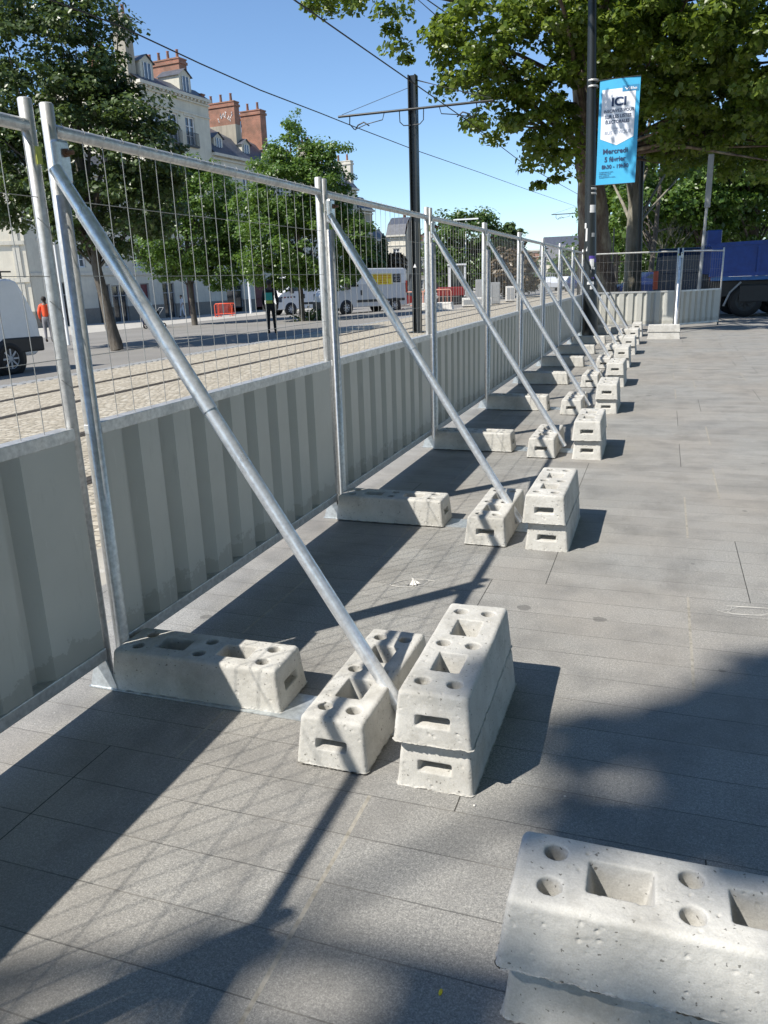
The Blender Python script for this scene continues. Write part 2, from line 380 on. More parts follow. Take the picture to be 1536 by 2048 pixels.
M['teal'] = plain('teal_print', (.04, .32, .26), .8); M['sticker_white'] = plain('sticker_white', (.7, .7, .7), .6); M['sticker_purple'] = plain('sticker_purple', (.08, .05, .3), .5)
M['ban_cyan'] = plain('banner_cyan', (.055, .40, .68), .5, var=.04); M['ban_white'] = plain('banner_white', (.78, .80, .86), .5, var=.03); M['ban_navy'] = plain('banner_ink', (.02, .045, .12), .6); M['ban_blue'] = plain('banner_blue', (.04, .24, .46), .5); M['ban_grey'] = plain('banner_grey_ink', (.42, .46, .55), .6)

# ------------------------------------------------------------------ setting
def sheet_mesh(name, x0, x1, y0, y1, dz, mat, nx=None, kind='structure', zf=terr):
    xs = sorted(set([x0, x1] + [x for x in (-7, -37) if x0 < x < x1])); mb = MB()
    vs = [(x, y, zf(x)+dz) for x in xs for y in (y0, y1)]
    mb.add(vs, [(2*i, 2*i+2, 2*i+3, 2*i+1) for i in range(len(xs)-1)])
    o = mb.build(name, mat); tag(o, kind=kind); return o
sheet_mesh('ground', -900, 900, -60, 1500, -.012, M['asphalt'])
sheet_mesh('pavement', -2.55, 60, -14, 34, 0, M['granite'])
sheet_mesh('kerb_strip', -2.95, -2.55, -14, 120, .0, M['kerb'])
sheet_mesh('tram_track_bed', -10.35, -2.95, -14, 300, -.004, M['cobble'])
sheet_mesh('road_edge_band', -10.75, -10.35, -14, 300, -.003, M['kerb'])
sheet_mesh('far_pavement', -62, -27.5, 10, 200, -.004, M['sidewalk'])
sheet_mesh('verge', 6, 60, 34, 300, -.004, M['verge'])
for i, xr in enumerate((-7.42, -8.86, -4.15, -5.59)):
    z = terr(xr)
    mb = MB(); mb.box(xr-.032, xr+.032, -14, 300, z-.03, z+.004, 0); mb.box(xr+.034, xr+.095, -14, 300, z-.03, z+.0005, 1); mb.box(xr-.075, xr-.034, -14, 300, z-.03, z+.0005, 1)
    tag(mb.build('tram_rail', [M['rail'], M['groove']]), kind='structure')
# patched grooves in the far track
# drain / tactile comb strip beside the road
mb = MB()
for i in range(160):
    y = 6+i*.22; mb.box(-10.72, -10.45, y, y+.10, terr(-10.6)-.006, terr(-10.6)+.012)
tag(mb.build('ribbed_road_border', M['grey']), kind='structure')

# ------------------------------------------------------------------ concrete ballast blocks
def block_mesh(seed, chip=False):
    mb = MB(); L, Wd, H = .345, .1175, .152
    L2, W2 = L-.021, Wd-.016; z0 = -.03
    vs = [(sx*L, sy*Wd, z0) for sx, sy in ((-1, -1), (1, -1), (1, 1), (-1, 1))] + [(sx*L2, sy*W2, H) for sx, sy in ((-1, -1), (1, -1), (1, 1), (-1, 1))]
    mb.add(vs, [(3, 2, 1, 0), (4, 5, 6, 7), (0, 1, 5, 4), (1, 2, 6, 5), (2, 3, 7, 6), (3, 0, 4, 7)])
    o = mb.build('tmp_block', M['concrete'])
    b = o.modifiers.new('b', 'BEVEL'); b.width = .013; b.segments = 4
    cut = MB()
    def frus(cx, cy, rx, ry, z0, z1, k, n=4, rot=math.pi/4):
        vs = []
        for z, s_ in ((z0, k), (z1, 1)):
            for i in range(n):
                t = 2*math.pi*i/n+rot; q = math.sqrt(2) if n == 4 else 1
                vs.append((cx+rx*q*s_*math.cos(t), cy+ry*q*s_*math.sin(t), z))
        cut.add(vs, [tuple(range(n))[::-1], tuple(range(n, 2*n))]+[(i, (i+1) % n, n+(i+1) % n, n+i) for i in range(n)])
    for cx in (-.252, 0, .252):
        for cy in (-.047, .047): frus(cx, cy, .0245, .0245, .07, H+.01, .8, 20, 0)
    for cx in (-.126, .126): frus(cx, 0, .063, .045, .035, H+.01, .62)
    for sx in (-1, 1):
        x1, x0 = sx*(L+.02), sx*(L-.075)
        vs = [(x0, -.036, .062), (x0, .036, .062), (x0, .036, .078), (x0, -.036, .078), (x1, -.058, .048), (x1, .058, .048), (x1, .058, .090), (x1, -.058, .090)]
        cut.add(vs, [(0, 1, 2, 3), (7, 6, 5, 4), (0, 4, 5, 1), (1, 5, 6, 2), (2, 6, 7, 3), (3, 7, 4, 0)])
    if chip:
        rr = random.Random(3)
        for i in range(7):
            c = Vector((-L+.0, -.04+i*.014, .088+rr.uniform(-.006, .014)));
            cut.lathe([(.001, -.016), (.013, -.008), (.014, .008), (.001, .016)], 8, c)
    c = cut.build('tmp_cut', M['concrete'])
    bo = o.modifiers.new('x', 'BOOLEAN'); bo.object = c; bo.operation = 'DIFFERENCE'; bo.solver = 'EXACT'; bo.use_self = True
    rm = o.modifiers.new('r', 'REMESH'); rm.mode = 'VOXEL'; rm.voxel_size = .003
    sm = o.modifiers.new('s', 'SMOOTH'); sm.factor = .55; sm.iterations = 3
    me = baked(o)
    bpy.data.objects.remove(o); bpy.data.objects.remove(c)
    n = len(me.vertices); co = np.empty(n*3); me.vertices.foreach_get('co', co); co = co.reshape(-1, 3)
    no = np.empty(n*3); me.vertex_normals.foreach_get('vector', no); no = no.reshape(-1, 3)
    out = co.copy(); sv = Vector((seed*7.1, seed*3.3, seed))
    for i in range(n):
        p = Vector(co[i]); d = noise.noise(p*9+sv)*.0013 + noise.noise(p*70+sv)*.0006
        pit = noise.noise(p*85+sv*2)
        if pit > .5: d -= (pit-.5)*.012
        if p.z < .016: d += (noise.noise(p*130+sv)*.0022+.0006)*(1-p.z/.016)
        out[i] = co[i]+no[i]*d
        if p.z < .012:
            out[i][2] = max(out[i][2], .0+ .007*max(0, noise.noise(Vector((p.x*28, p.y*28, seed)))) if abs(p.y) > .1 or abs(p.x) > .32 else 0)
    me.vertices.foreach_set('co', out.ravel()); me.polygons.foreach_set('use_smooth', [True]*len(me.polygons)); me.update(); me.name = 'ballast_block'
    return me
BLK = [block_mesh(1), block_mesh(2)]; BLKC = block_mesh(5, True)
ORD = ['nearest', 'second', 'third', 'fourth', 'fifth', 'sixth', 'seventh', 'eighth', 'ninth']
LP, Y0 = 2.187, 2.165
YK = [Y0+LP*k for k in range(9)]
def blk(x, y, z, along_y, label, group='concrete ballast blocks along the fence', jit=1, me=None, tilt=0):
    o = wlink('ballast_block', me or BLK[random.randrange(2)])
    a = (R(90) if along_y else 0) + R(random.uniform(-1, 1)*1.2*jit) + (math.pi if random.random() < .5 and me is None else 0)
    o.location = (x, y, z); o.rotation_euler = (R(random.uniform(-.3, .3)), tilt, a)
    return tag(o, label, 'concrete block', group)
AO = [.045, .02, -.03, -.055, -.035, -.05, -.08, .02, 0]; BO = [.04, -.015, .03, -.06, -.06, -.055, -.02, -.03, 0]; CO = [.03, -.015, .05, .09, .035, .09, .03, .03, 0]
AX = [-1.488, -1.49, -1.465, -1.462, -1.49, -1.488, -1.49, -1.46, -1.46]; BX = [-.858, -.845, -.862, -.85, -.85, -.838, -.86, -.85, -.85]; CX = [-.530, -.513, -.505, -.508, -.53, -.56, -.55, -.55, -.55]
BZ = .007
for k in range(9):
    od = ORD[k]
    if k < 8: blk(AX[k], YK[k]+AO[k], BZ, False, f'concrete block lying crosswise at the fence foot, {od} row from the camera')
    blk(BX[k], YK[k]+BO[k], BZ, True, f'single concrete block just left of the brace foot, {od} row from the camera')
    blk(CX[k]+random.uniform(-.004, .004), YK[k]+CO[k], 0, True, f'lower block of the two-block stack beside the brace foot, {od} row from camera' if k != 1 else 'chipped lower concrete block with a broken handle slot, second row from the camera', me=BLKC if k == 1 else None)
    u = blk(CX[k]-.008+random.uniform(-.006, .006), YK[k]+CO[k]-.012, .1535, True, f'upper block of the two-block stack beside the brace foot, {od} row from camera')
g = 'loose stacked concrete blocks'
blk(.125, 1.315, 0, False, 'lower concrete block of the big foreground stack at the bottom right corner', g, .3)
blk(.118, 1.286, .1535, False, 'upper concrete block of the big foreground stack at the bottom right corner', g, .3)
blk(.035, 18.72, 0, False, 'lower concrete block of the crosswise stack in front of the far corner panels', g, .3)
blk(.03, 18.72, .1535, False, 'upper concrete block of the crosswise stack in front of the far corner panels', g, .3)
blk(-1.35, 20.6, 0, False, 'lone concrete block behind the dark lamp post at the far fence corner', g, 1)

# ------------------------------------------------------------------ fence panels and braces
def make_panel(L, label, loc, rz, group='metal hoarding panels of the fence'):
    t = empty('site_hoarding', loc, rz, label, 'fence panel', group)
    for x in (.042, L-.042):
        mb = MB(); mb.lathe([(.0135, 1.968), (.0175, 1.972), (.021, 1.968), (.021, .03), (.018, .03)], 20, (x, 0, 0)); mb.build('post', M['galv'], t)
    mb = MB(); mb.tube((.055, 0, 1.895), (L-.055, 0, 1.895), .0195, n=16, caps=False); mb.build('top_rail', M['galv'], t)
    mb = MB(); nv = int(round((L-.16)/.1)); y = -.008
    for i in range(nv+1):
        x = .08+(L-.16)*i/nv; r = random.uniform(-.003, .003)
        mb.path([(x, y, .955), (x+r, y, 1.3), (x-r, y, 1.6), (x, y, 1.885), (x, y-.015, 1.905), (x+.001, y-.006, 1.918)], .0014, 4)
        if random.random() < .0: pass
    for z in (1.195, 1.455, 1.69): mb.path([(.05, y-.0035, z), (L*.3, y-.0035, z-.002), (L*.7, y-.0035, z+.001), (L-.05, y-.0035, z)], .0016, 4)
    wm = mb
    mb = MB(); mb.box(.063, L-.063, -.027, .027, .925, .968); mb.box(.02, .063, -.012, .012, .93, .965); mb.build('middle_rail', M['galv'], t, .003)
    mb = MB(); mb.box(.063, L-.063, -.0265, .0265, .115, .162); mb.build('bottom_rail', M['galv'], t, .003)
    mb = MB(); pts = [(.064, -.018)]; x = .085
    while x+.22 < L-.064:
        pts += [(x, -.020), (x+.085, -.020), (x+.099, .024), (x+.150, .024), (x+.190, -.020)]; x += .2183*(L-.13)/(.2183*round((L-.13)/.2183))
    pts += [(L-.064, -.018)]
    n = len(pts)
    vs = [(px, py, .160) for px, py in pts]+[(px, py, .925) for px, py in pts]+[(px, py+.0012, .160) for px, py in pts]+[(px, py+.0012, .925) for px, py in pts]
    mb.add(vs, [(i, i+1, n+i+1, n+i) for i in range(n-1)]+[(2*n+i, 3*n+i, 3*n+i+1, 2*n+i+1) for i in range(n-1)])
    o = mb.build('corrugated_sheet', M['sheet'], t)
    for x in (.042, L-.042):       # mesh wires hooked round the posts
        for z in (1.83, 1.60, 1.35, 1.1):
            wm.path([(x+(.03 if x < 1 else -.03), -.010, z+.03), (x, -.0235, z), (x+(-.02 if x < 1 else .02), -.012, z-.03)], .0013, 4)
    wm.build('wire_mesh', M['wire'], t)
    return t
p0 = make_panel(LP, 'panel', (-1.86, YK[0], 0), R(90))
PN = {-2: None, -1: 'leftmost metal hoarding panel, cut off by the left edge of the photo', 0: 'nearest whole hoarding panel, between the two closest braces', 1: 'hoarding panel between the second and third brace', 2: 'hoarding panel between the third and fourth brace', 3: 'hoarding panel between the fourth and fifth brace', 4: 'hoarding panel between the fifth and sixth brace', 5: 'hoarding panel between the sixth and seventh brace', 6: 'hoarding panel between the seventh and eighth brace', 7: 'hoarding panel between the eighth and ninth brace'}
for k in range(-2, 8):
    p = p0 if k == 0 else copy_tree(p0)
    p.location = (-1.86+random.uniform(-.004, .004), Y0+LP*k, 0)
    p['label'] = PN[k] or 'hoarding panel beside the camera, outside the photo'
make_panel(1.75, 'last short hoarding panel of the long run, behind the lamp post', (-1.86, YK[8], 0), R(90))
make_panel(2.09, 'sunlit pale hoarding panel facing the camera at the far corner', (-1.79, 21.34, 0), R(4.5))
make_panel(1.72, 'shaded hoarding panel turned away at the far right end of the fence', (.33, 21.52, 0), R(52))

def make_brace(loc, label, back=False):
    t = empty('fence_brace', loc, 0, label, 'fence brace', 'diagonal steel braces holding up the fence')
    # local x: away from the fence (0 at upright), local y along the fence
    mb = MB(); mb.lathe([(.001, 1.70), (.0205, 1.70), (.0205, .01)], 24, (-.002, .022, 0)); mb.build('upright_tube', M['galv'], t)
    mb = MB(); hd = Vector((.006, -.005, 1.775)); ft = Vector((1.118, -.03, .045)); d = (ft-hd)
    mb.tube(hd, hd+d*.085, .0205, n=18); mb.tube(hd+d*.075, hd+d*.30, .0245, n=18); mb.tube(hd+d*.295, hd+d*.43, .0250, n=18); mb.tube(hd+d*.425, ft, .0225, n=18)
    mb.build('diagonal_tube', M['galv_new'], t)
    mb = MB(); mb.box(-.02, .012, .014, .070, 1.735, 1.865)
    o = mb.build('clamp_plate', M['plate'], t, .01)
    mb = MB(); mb.tube((.010, .042, 1.825), (.045, .042, 1.825), .007, n=8); mb.tube((.012, .042, 1.825), (.022, .042, 1.825), .014, n=6, sm=False); mb.build('bolt', M['rust'], t)
    mb = MB(); mb.box(-.10, 1.20, -.082, .078, .0015, .0065); mb.build('ground_strip', M['plate'], t)
    mb = MB(); mb.prism([(-.095, .0065), (.02, .0065), (.02, .02), (-.03, .17), (-.045, .17)], -.078, -.072); mb.build('foot_gusset', M['plate'], t)
    mb = MB(); mb.prism([(-.095, .0065), (.02, .0065), (.02, .02), (-.03, .17), (-.045, .17)], .062, .068); mb.build('foot_gusset', M['plate'], t)
    mb = MB(); mb.box(-.0165, -.0145, -.054, -.030, 1.785, 1.835); mb.build('yellow_tag', M['lime'], t)
    return t
BR = ['nearest and largest diagonal steel brace, from the tall left posts to the pavement', 'second diagonal brace from the camera', 'third diagonal brace from the camera', 'fourth diagonal brace from the camera', 'fifth diagonal brace from the camera', 'sixth diagonal brace from the camera', 'seventh diagonal brace from the camera', 'eighth diagonal brace from the camera', 'farthest diagonal brace of the long run, beside the lamp post']
b0 = make_brace((-1.822, YK[0], 0), BR[0])
for k in range(1, 9):
    b = copy_tree(b0); b.location = (-1.822+random.uniform(-.008, .008), YK[k]+random.uniform(-.015, .015), 0); b['label'] = BR[k]
b = copy_tree(b0); b.location = (-1.822, Y0-LP, 0); b['label'] = 'diagonal brace beside the camera, outside the photo'
b = copy_tree(b0); b.location = (.30, 21.35, 0); b.rotation_euler = (0, 0, R(-90)); b['label'] = 'bright brace of the far corner, standing behind the crosswise block stack'

# litter: scrap of plastic film and wire
mb = MB(); rr = random.Random(5)
c = gp(822, 1168)
pts = [c+Vector((.10*math.cos(t*.55)*(1+.3*math.sin(t)), .06*math.sin(t*.55+.4), .004+.003*abs(math.sin(t*2)))) for t in range(14)]
mb.path(pts, .0009, 4)
for i in range(5): a = rr.uniform(0, 6.3); mb.add([c+Vector((.02*math.cos(a), .02*math.sin(a), .004)), c+Vector((.05*math.cos(a+.5), .035*math.sin(a+.5), .006)), c+Vector((.01*math.cos(a+2), .012, .028))], [(0, 1, 2)])
tag(mb.build('plastic_scrap', M['offwhite']), 'white scrap of plastic film and thread on the slabs between the first two rows', 'litter')
c = gp(1500, 1225); mb = MB()
pts = [c+Vector((.13*math.cos(t*.7)*(1+.4*math.sin(t*1.3)), .05*math.sin(t*.7+.4), .004+.006*abs(math.sin(t*1.7)))) for t in range(22)]
mb.path(pts, .0006, 4); tag(mb.build('wire_scrap', M['offwhite']), 'thin tangled pale wire lying on the paving at the right edge', 'litter')
for px, py, r_, lb in ((881, 1985, .006, 'small dry yellow leaf on the dark paving near the bottom'), (949, 1612, .004, 'white pebble lying by the corner of the nearest stack')):
    c = gp(px, py); mb = MB(); mb.lathe([(.0005, 0), (r_, r_*.3), (r_*.8, r_*.9), (.0005, r_*1.2)], 7, c)
    if r_ > .005: mb.v = [((v[0]-c.x)*.7+c.x, (v[1]-c.y)*1.5+c.y, v[2]*.5) for v in mb.v]
    tag(mb.build('pebble' if r_ < .005 else 'dry_leaf', M['offwhite'] if r_ < .005 else M['yellow']), lb, 'pebble' if r_ < .005 else 'leaf')

# ------------------------------------------------------------------ trees
def leaf_arrays(P, N, size, rng):
    n = len(P); N = N/np.maximum(np.linalg.norm(N, axis=1, keepdims=True), 1e-6)
    t = rng.normal(size=(n, 3)); a = t-(t*N).sum(1, keepdims=True)*N; a /= np.linalg.norm(a, axis=1, keepdims=True); b = np.cross(N, a)
    s = (size*rng.uniform(.4, 1.45, n))[:, None]
    v0 = P-a*s*.5; v1 = P-b*s*.36+N*s*.10; v2 = P+a*s*.5; v3 = P+b*s*.36+N*s*.10
    V = np.stack([v0, v1, v2, v3], 1).reshape(-1, 3)
    return V
def leaves_obj(name, V, mat, parent=None):
    n = len(V)//4; me = bpy.data.meshes.new(name)
    me.vertices.add(len(V)); me.vertices.foreach_set('co', V.astype(np.float32).ravel())
    idx = (np.arange(n)[:, None]*4+np.array([0, 1, 2, 0, 2, 3])).ravel()
    me.loops.add(6*n); me.loops.foreach_set('vertex_index', idx.astype(np.int32))
    me.polygons.add(2*n); me.polygons.foreach_set('loop_start', (np.arange(2*n)*3).astype(np.int32)); me.polygons.foreach_set('loop_total', np.full(2*n, 3, np.int32))
    me.materials.append(mat); me.update(calc_edges=True)
    o = bpy.data.objects.new(name, me); COL.objects.link(o)
    if parent: o.parent = parent
    return o
def crown(blobs, ncl, per, size, rc, seed, droop=.25, shell=.55, wexp=.8):
    """leaf clusters spread through a set of ellipsoids (centre, radii); returns leaf verts and cluster centres"""
    rng = np.random.default_rng(seed); vol = np.array([np.prod(b[1])**wexp for b in blobs]); vol /= vol.sum()
    Ps, Ns, cs = [], [], []
    for _ in range(ncl):
        bi = rng.choice(len(blobs), p=vol); c0, rad = np.array(blobs[bi][0], float), np.array(blobs[bi][1], float)
        d = rng.normal(size=3); d /= np.linalg.norm(d); r = rng.uniform(shell, 1.0)**.6*rng.choice([1, 1, 1, 1.16])
        c = c0+d*rad*r; cs.append(c)
        k = int(per*rng.uniform(.5, 1.5)); rr = rc*rng.uniform(.6, 1.35)
        q = rng.normal(size=(k, 3)); q /= np.linalg.norm(q, axis=1, keepdims=True); q *= (rng.uniform(0, 1, k)**.45)[:, None]
        q[:, 2] = q[:, 2]*.62 - droop*rr*0
        p = c+q*rr*np.array([1, 1, .8]); p[:, 2] -= droop*rr*(q[:, 0]**2+q[:, 1]**2)
        Ps.append(p); Ns.append(q*.7+rng.normal(size=(k, 3))*.55+np.array([0, 0, .75])+d*.3)
    P = np.concatenate(Ps); N = np.concatenate(Ns)
    return leaf_arrays(P, N, size, rng), cs
def tree(label, base, trunk, blobs, ncl, per, size, rc, seed, leaf, bark='bark', group=None, nl=14, name='street_tree', trunk_n=12, shell=.55, limbr=.35, wexp=.8):
    """trunk: list of (dx,dy,z,r) from the base"""
    base = Vector(base); t = empty(name, base, 0, label, 'tree', group)
    rel = [((Vector(c)-base)[:], r) for c, r in blobs]
    V, cs = crown(rel, ncl, per, size, rc, seed, shell=shell, wexp=wexp); leaves_obj('crown', V, leaf, t)
    mb = MB(); pts = [Vector(p[:3]) for p in trunk]; rs = [p[3] for p in trunk]
    # refine trunk
    P2, R2 = [], []
    for i in range(len(pts)-1):
        for j in range(4):
            f = j/4; P2.append(pts[i].lerp(pts[i+1], f)); R2.append(rs[i]*(1-f)+rs[i+1]*f)
    P2.append(pts[-1]); R2.append(rs[-1])
    mb.path(P2, R2, trunk_n, wob=.18)
    rng = random.Random(seed); cc = rng.sample(cs, min(nl, len(cs)))
    for c in cc:
        c = Vector(c); i0 = rng.randrange(len(P2)//2, len(P2)); s = P2[i0]
        if c.z < s.z: s = P2[len(P2)//2]
        r0 = R2[i0]*limbr+.01; mid = s.lerp(c, .5)+Vector((rng.uniform(-.1, .1), rng.uniform(-.1, .1), rng.uniform(.0, .2)))*(c-s).length*.6
        q1 = s.lerp(mid, .5)+Vector((0, 0, .05))
        mb.path([s, q1, mid, mid.lerp(c, .6), c], [r0, r0*.8, r0*.55, r0*.35, r0*.15], 6)
    mb.build('trunk', M[bark], t)
    return t
def pb(px, py, Y, rx, ry, rz): return (at(px, py, Y)[:], (rx, ry, rz))
g = 'street trees on the square across the tracks'
b = gp(235, 700); Y = b.y
tree('large dark-leaved tree at the far left, its trunk leaning, crown reaching above the frame', b, [(0, 0, 0, .19), (-.16, 0, .9, .15), (-.34, .0, 2.2, .135), (-.45, .1, 4, .11), (-.5, .1, 7.5, .04)],
     [pb(150, 300, Y, 2.4, 2.4, 2.0), pb(60, 150, Y, 2.1, 2.3, 1.9), pb(215, 420, Y, 1.85, 2.0, 1.1), pb(290, 300, Y, .95, 1.3, 1.3), pb(300, 420, Y, .6, .9, .8), pb(60, 400, Y, 1.5, 1.9, .9), pb(165, 70, Y, 1.05, 1.4, 1.3), pb(20, -60, Y, 1.8, 2, 1.3), pb(225, 200, Y, .7, 1, .8), pb(320, 340, Y, .45, .6, .4), pb(-90, 250, Y, 1.7, 2.2, 2.2)],
     900, 92, .125, .42, 11, M['leaf_dark'], group=g, nl=30)
b = gp(390, 650); Y = b.y
tree('round green tree in the middle of the square, just left of the red mesh barrier', b, [(0, 0, -.05, .17), (-.05, 0, 1.2, .13), (-.08, 0, 2.6, .12), (-.05, .1, 6.6, .03)],
     [pb(378, 470, Y, 2.7, 2.6, 1.9), pb(400, 400, Y, 2.1, 2.3, 1.7), pb(375, 350, Y, 1.2, 1.4, 1.0), pb(330, 520, Y, 1.3, 1.5, .9), pb(440, 530, Y, 1.6, 1.6, 1.1), pb(480, 460, Y, .6, 1, .7)],
     520, 96, .15, .52, 12, M['leaf_mid'], group=g, nl=22)
b = gp(605, 642); Y = b.y
tree('bright green pointed tree in front of the white vans, with a spiky open top', b, [(0, 0, -.05, .15), (.0, 0, 1.2, .12), (-.05, 0, 2.6, .11), (-.15, .1, 8.2, .02)],
     [pb(605, 480, Y, 2.95, 2.9, 1.9), pb(595, 390, Y, 2.45, 2.5, 1.7), pb(585, 310, Y, 1.2, 1.4, 1.1), pb(592, 250, Y, .42, .5, .65), pb(655, 305, Y, .95, .8, .55), pb(675, 285, Y, .38, .3, .3), pb(550, 530, Y, 1.4, 1.6, 1.1), pb(655, 550, Y, 1.5, 1.6, .7), pb(715, 470, Y, .7, 1, .9), pb(560, 330, Y, .6, .8, .8), pb(500, 420, Y, .9, 1, .8)],
     720, 96, .135, .45, 13, M['leaf_mid'], group=g, nl=26)
# weeds at its foot
rng = np.random.default_rng(4); P = rng.normal(size=(500, 3))*np.array([.45, .35, .15])+np.array([*gp(628, 640)[:2], gp(628, 640).z+.22]); P[:, 2] = np.maximum(P[:, 2], gp(628, 640).z+.02)
tag(leaves_obj('weeds', leaf_arrays(P, rng.normal(size=(500, 3))+np.array([0, 0, .6]), .13, rng), M['leaf_dark']), 'patch of weeds round the foot of the pointed tree', 'weeds', kind='stuff')
def far_tree(label, px, py, Y, r, h, seed, mat, trunkz=None, ncl=150, size=.3):
    c = at(px, py, Y); z0 = terr(c.x); b = Vector((c.x, c.y, z0))
    tree(label, b, [(0, 0, 0, .25), (0, 0, (c.z-z0)*.7, .18), (0, 0, c.z-z0+h*.4, .05)], [((c.x, c.y, c.z), (r, r, h)), ((c.x+r*.3, c.y, c.z+h*.35), (r*.7, r*.7, h*.6)), ((c.x-r*.45, c.y, c.z-h*.2), (r*.6, r*.7, h*.6)), ((c.x+r*.5, c.y, c.z-h*.3), (r*.6, r*.7, h*.6))],
         ncl, 60, size, r*.3, seed, mat, group='trees along the far boulevard', nl=8)
far_tree('large rounded green tree behind the small excavator', 925, 495, 66, 3.1, 2.9, 21, M['leaf_far'], ncl=260, size=.27)
far_tree('dark tree showing to the right of the rounded tree, behind the fence wires', 1010, 500, 70, 1.6, 2.2, 22, M['leaf_dark'])
far_tree('brownish dry shrub-like tree beyond the excavator', 1020, 545, 62, 1.9, 1.7, 23, M['leaf_brown'])
far_tree('small green tree in front of the distant white building', 1140, 545, 100, 2.2, 2.6, 24, M['leaf_far'])
far_tree('low green tree at the foot of the ivy-covered building', 735, 535, 92, 1.9, 1.7, 25, M['leaf_far'])
far_tree('olive shrub at the foot of the distant white house', 785, 530, 98, 1.6, 1.4, 26, M['leaf_brown'])

# big plane tree by the lamp post
tb = Vector((-2.2, 27.5, 0))
gpl = 'plane trees over the pavement'
def tr(px, py, Y, r): q = at(px, py, Y)-tb; return (q.x, q.y, q.z, r)
PL = [pb(700, -40, 23, 1.3, 1.6, .55), pb(760, 0, 23, 1.2, 1.4, .55), pb(860, 45, 23.5, 1.35, 1.6, .85), pb(930, 105, 23.5, 1.25, 1.5, 1.0), pb(985, 185, 24, 1.1, 1.4, 1.0), pb(1005, 255, 24, .75, 1.1, .75), pb(970, 55, 23, 1.5, 1.6, 1.0), pb(1060, 100, 23.5, 1.7, 1.8, 1.6), pb(1080, 240, 24.5, 1.0, 1.3, 1.3), pb(1105, 335, 25.5, .70, .9, .6), pb(1120, 290, 25, .8, 1, 1.0),
      pb(1150, 20, 23.5, 2.0, 1.8, 1.1), pb(1250, 60, 23.5, 1.8, 2, 1.2), pb(1330, 130, 25, 2.0, 2.2, 1.6), pb(1380, 40, 23, 2.0, 2.2, 1.2), pb(1460, 170, 25, 2.0, 2.2, 1.5), pb(1530, 60, 23, 2.0, 2, 1.7), pb(1340, 230, 27, 1.5, 1.8, 1.2), pb(1430, 285, 28, 1.8, 1.8, 1.1), pb(1530, 250, 27, 1.9, 1.8, 1.4), pb(1600, 170, 25, 1.8, 2, 2.0), pb(640, 10, 23, .55, .7, .2),
      pb(1200, -120, 24, 3.4, 2.6, 1.1), pb(950, -110, 24, 2.9, 1.8, .8), pb(1480, -100, 24, 3.2, 3.0, 1.1), ((-1.5, 16.6, 9.2), (1.6, .9, .7)), ((.5, 17.5, 9.4), (1.8, 1.6, .7)), ((2.5, 18, 9.4), (1.8, 1.8, .7)), ((-2.2, 20.6, 9.3), (1.4, 1.2, .6)), ((-3.3, 15.8, 9.6), (1.0, .8, .35)), ((-3.1, 18.4, 9.7), (1.2, 1.0, .35)), ((-1.9, 17.4, 9.8), (1.0, 1.0, .35)), ((-.6, 21.6, 9.6), (1.8, 1.6, .6)), ((1.5, 22, 9.6), (2.0, 1.8, .6)), ((-2.0, 23.5, 9.5), (1.6, 1.4, .6)), ((-2.9, 17.2, 7.9), (.4, .3, .2))]
tree('huge plane tree with a mottled trunk behind the lamp post, overhanging the top', tb,
     [tr(1197, 655, 27.5, .85), tr(1195, 590, 27.5, .64), tr(1190, 520, 27.5, .52), tr(1184, 400, 27.5, .44), tr(1174, 250, 27.5, .37), tr(1166, 120, 27.5, .38), tr(1160, 0, 27.5, .34), tr(1150, -250, 27.5, .15)],
     PL, 1120, 84, .165, .42, 31, M['leaf_plane'], 'plane_bark', gpl, nl=60, name='plane_tree', trunk_n=20, shell=.2, limbr=.22)
# heavy limb to the right of that trunk is part of it: own mesh child
t = [o for o in COL.objects if o.name.startswith('plane_tree')][0]
mb = MB(); q = [at(1168, 150, 27.5)-tb, at(1205, 60, 27)-tb, at(1245, 15, 26)-tb, at(1290, -60, 25)-tb]; mb.path(q, [.30, .26, .22, .14], 12, wob=.15)
q = [at(1170, 110, 27.5)-tb, at(1120, 60, 26)-tb, at(1010, 20, 25)-tb, at(900, 0, 24)-tb, at(760, -30, 23)-tb]; mb.path(q, [.14, .11, .08, .05, .02], 8)
q = [at(1172, 290, 27.4)-tb, at(1100, 260, 26)-tb, at(1040, 210, 25)-tb, at(960, 130, 24)-tb]; mb.path(q, [.09, .07, .05, .02], 8)
mb.build('limb', M['plane_bark'], t)
# park trees to the right
def park(label, px, Y, tw, top, blobs, ncl, seed, bark, lean=0, mat='leaf_mid'):
    c = at(px, 560, Y); b = Vector((c.x, Y, 0)); h = top
    tree(label, b, [(0, 0, 0, tw*1.25), (0, 0, 1.2, tw), (lean*.5, 0, h*.5, tw*.9), (lean, 0, h, tw*.5)], blobs, ncl, 62, .21, .55, seed, M[mat], bark, 'park trees on the right', 16, 'park_tree', shell=.3, limbr=.3)
park('pale straight-trunked tree just right of the big plane tree, beside a black pole', 1262, 30, .26, 9, [pb(1330, 300, 33, 1.6, 1.6, 1.0), pb(1260, 330, 34, .9, 1.2, .8), pb(1280, 20, 30, 1.6, 2, 1)], 120, 41, 'pale_bark')
park('thin dark-trunked park tree behind the sunlit corner panel', 1300, 36, .11, 6, [pb(1300, 400, 38, 1.7, 1.6, 1.3), pb(1240, 420, 40, 1.1, 1.2, 1.7), pb(1350, 470, 42, 1.6, 1.3, .9)], 170, 42, 'bark', .2)
park('bushy park tree behind the dark blue van', 1400, 40, .18, 6, [pb(1390, 400, 40, 1.9, 2, 1.9), pb(1450, 340, 40, 2.1, 2, 1.8), pb(1360, 450, 43, 1.6, 1.6, 1.3)], 260, 43, 'bark')
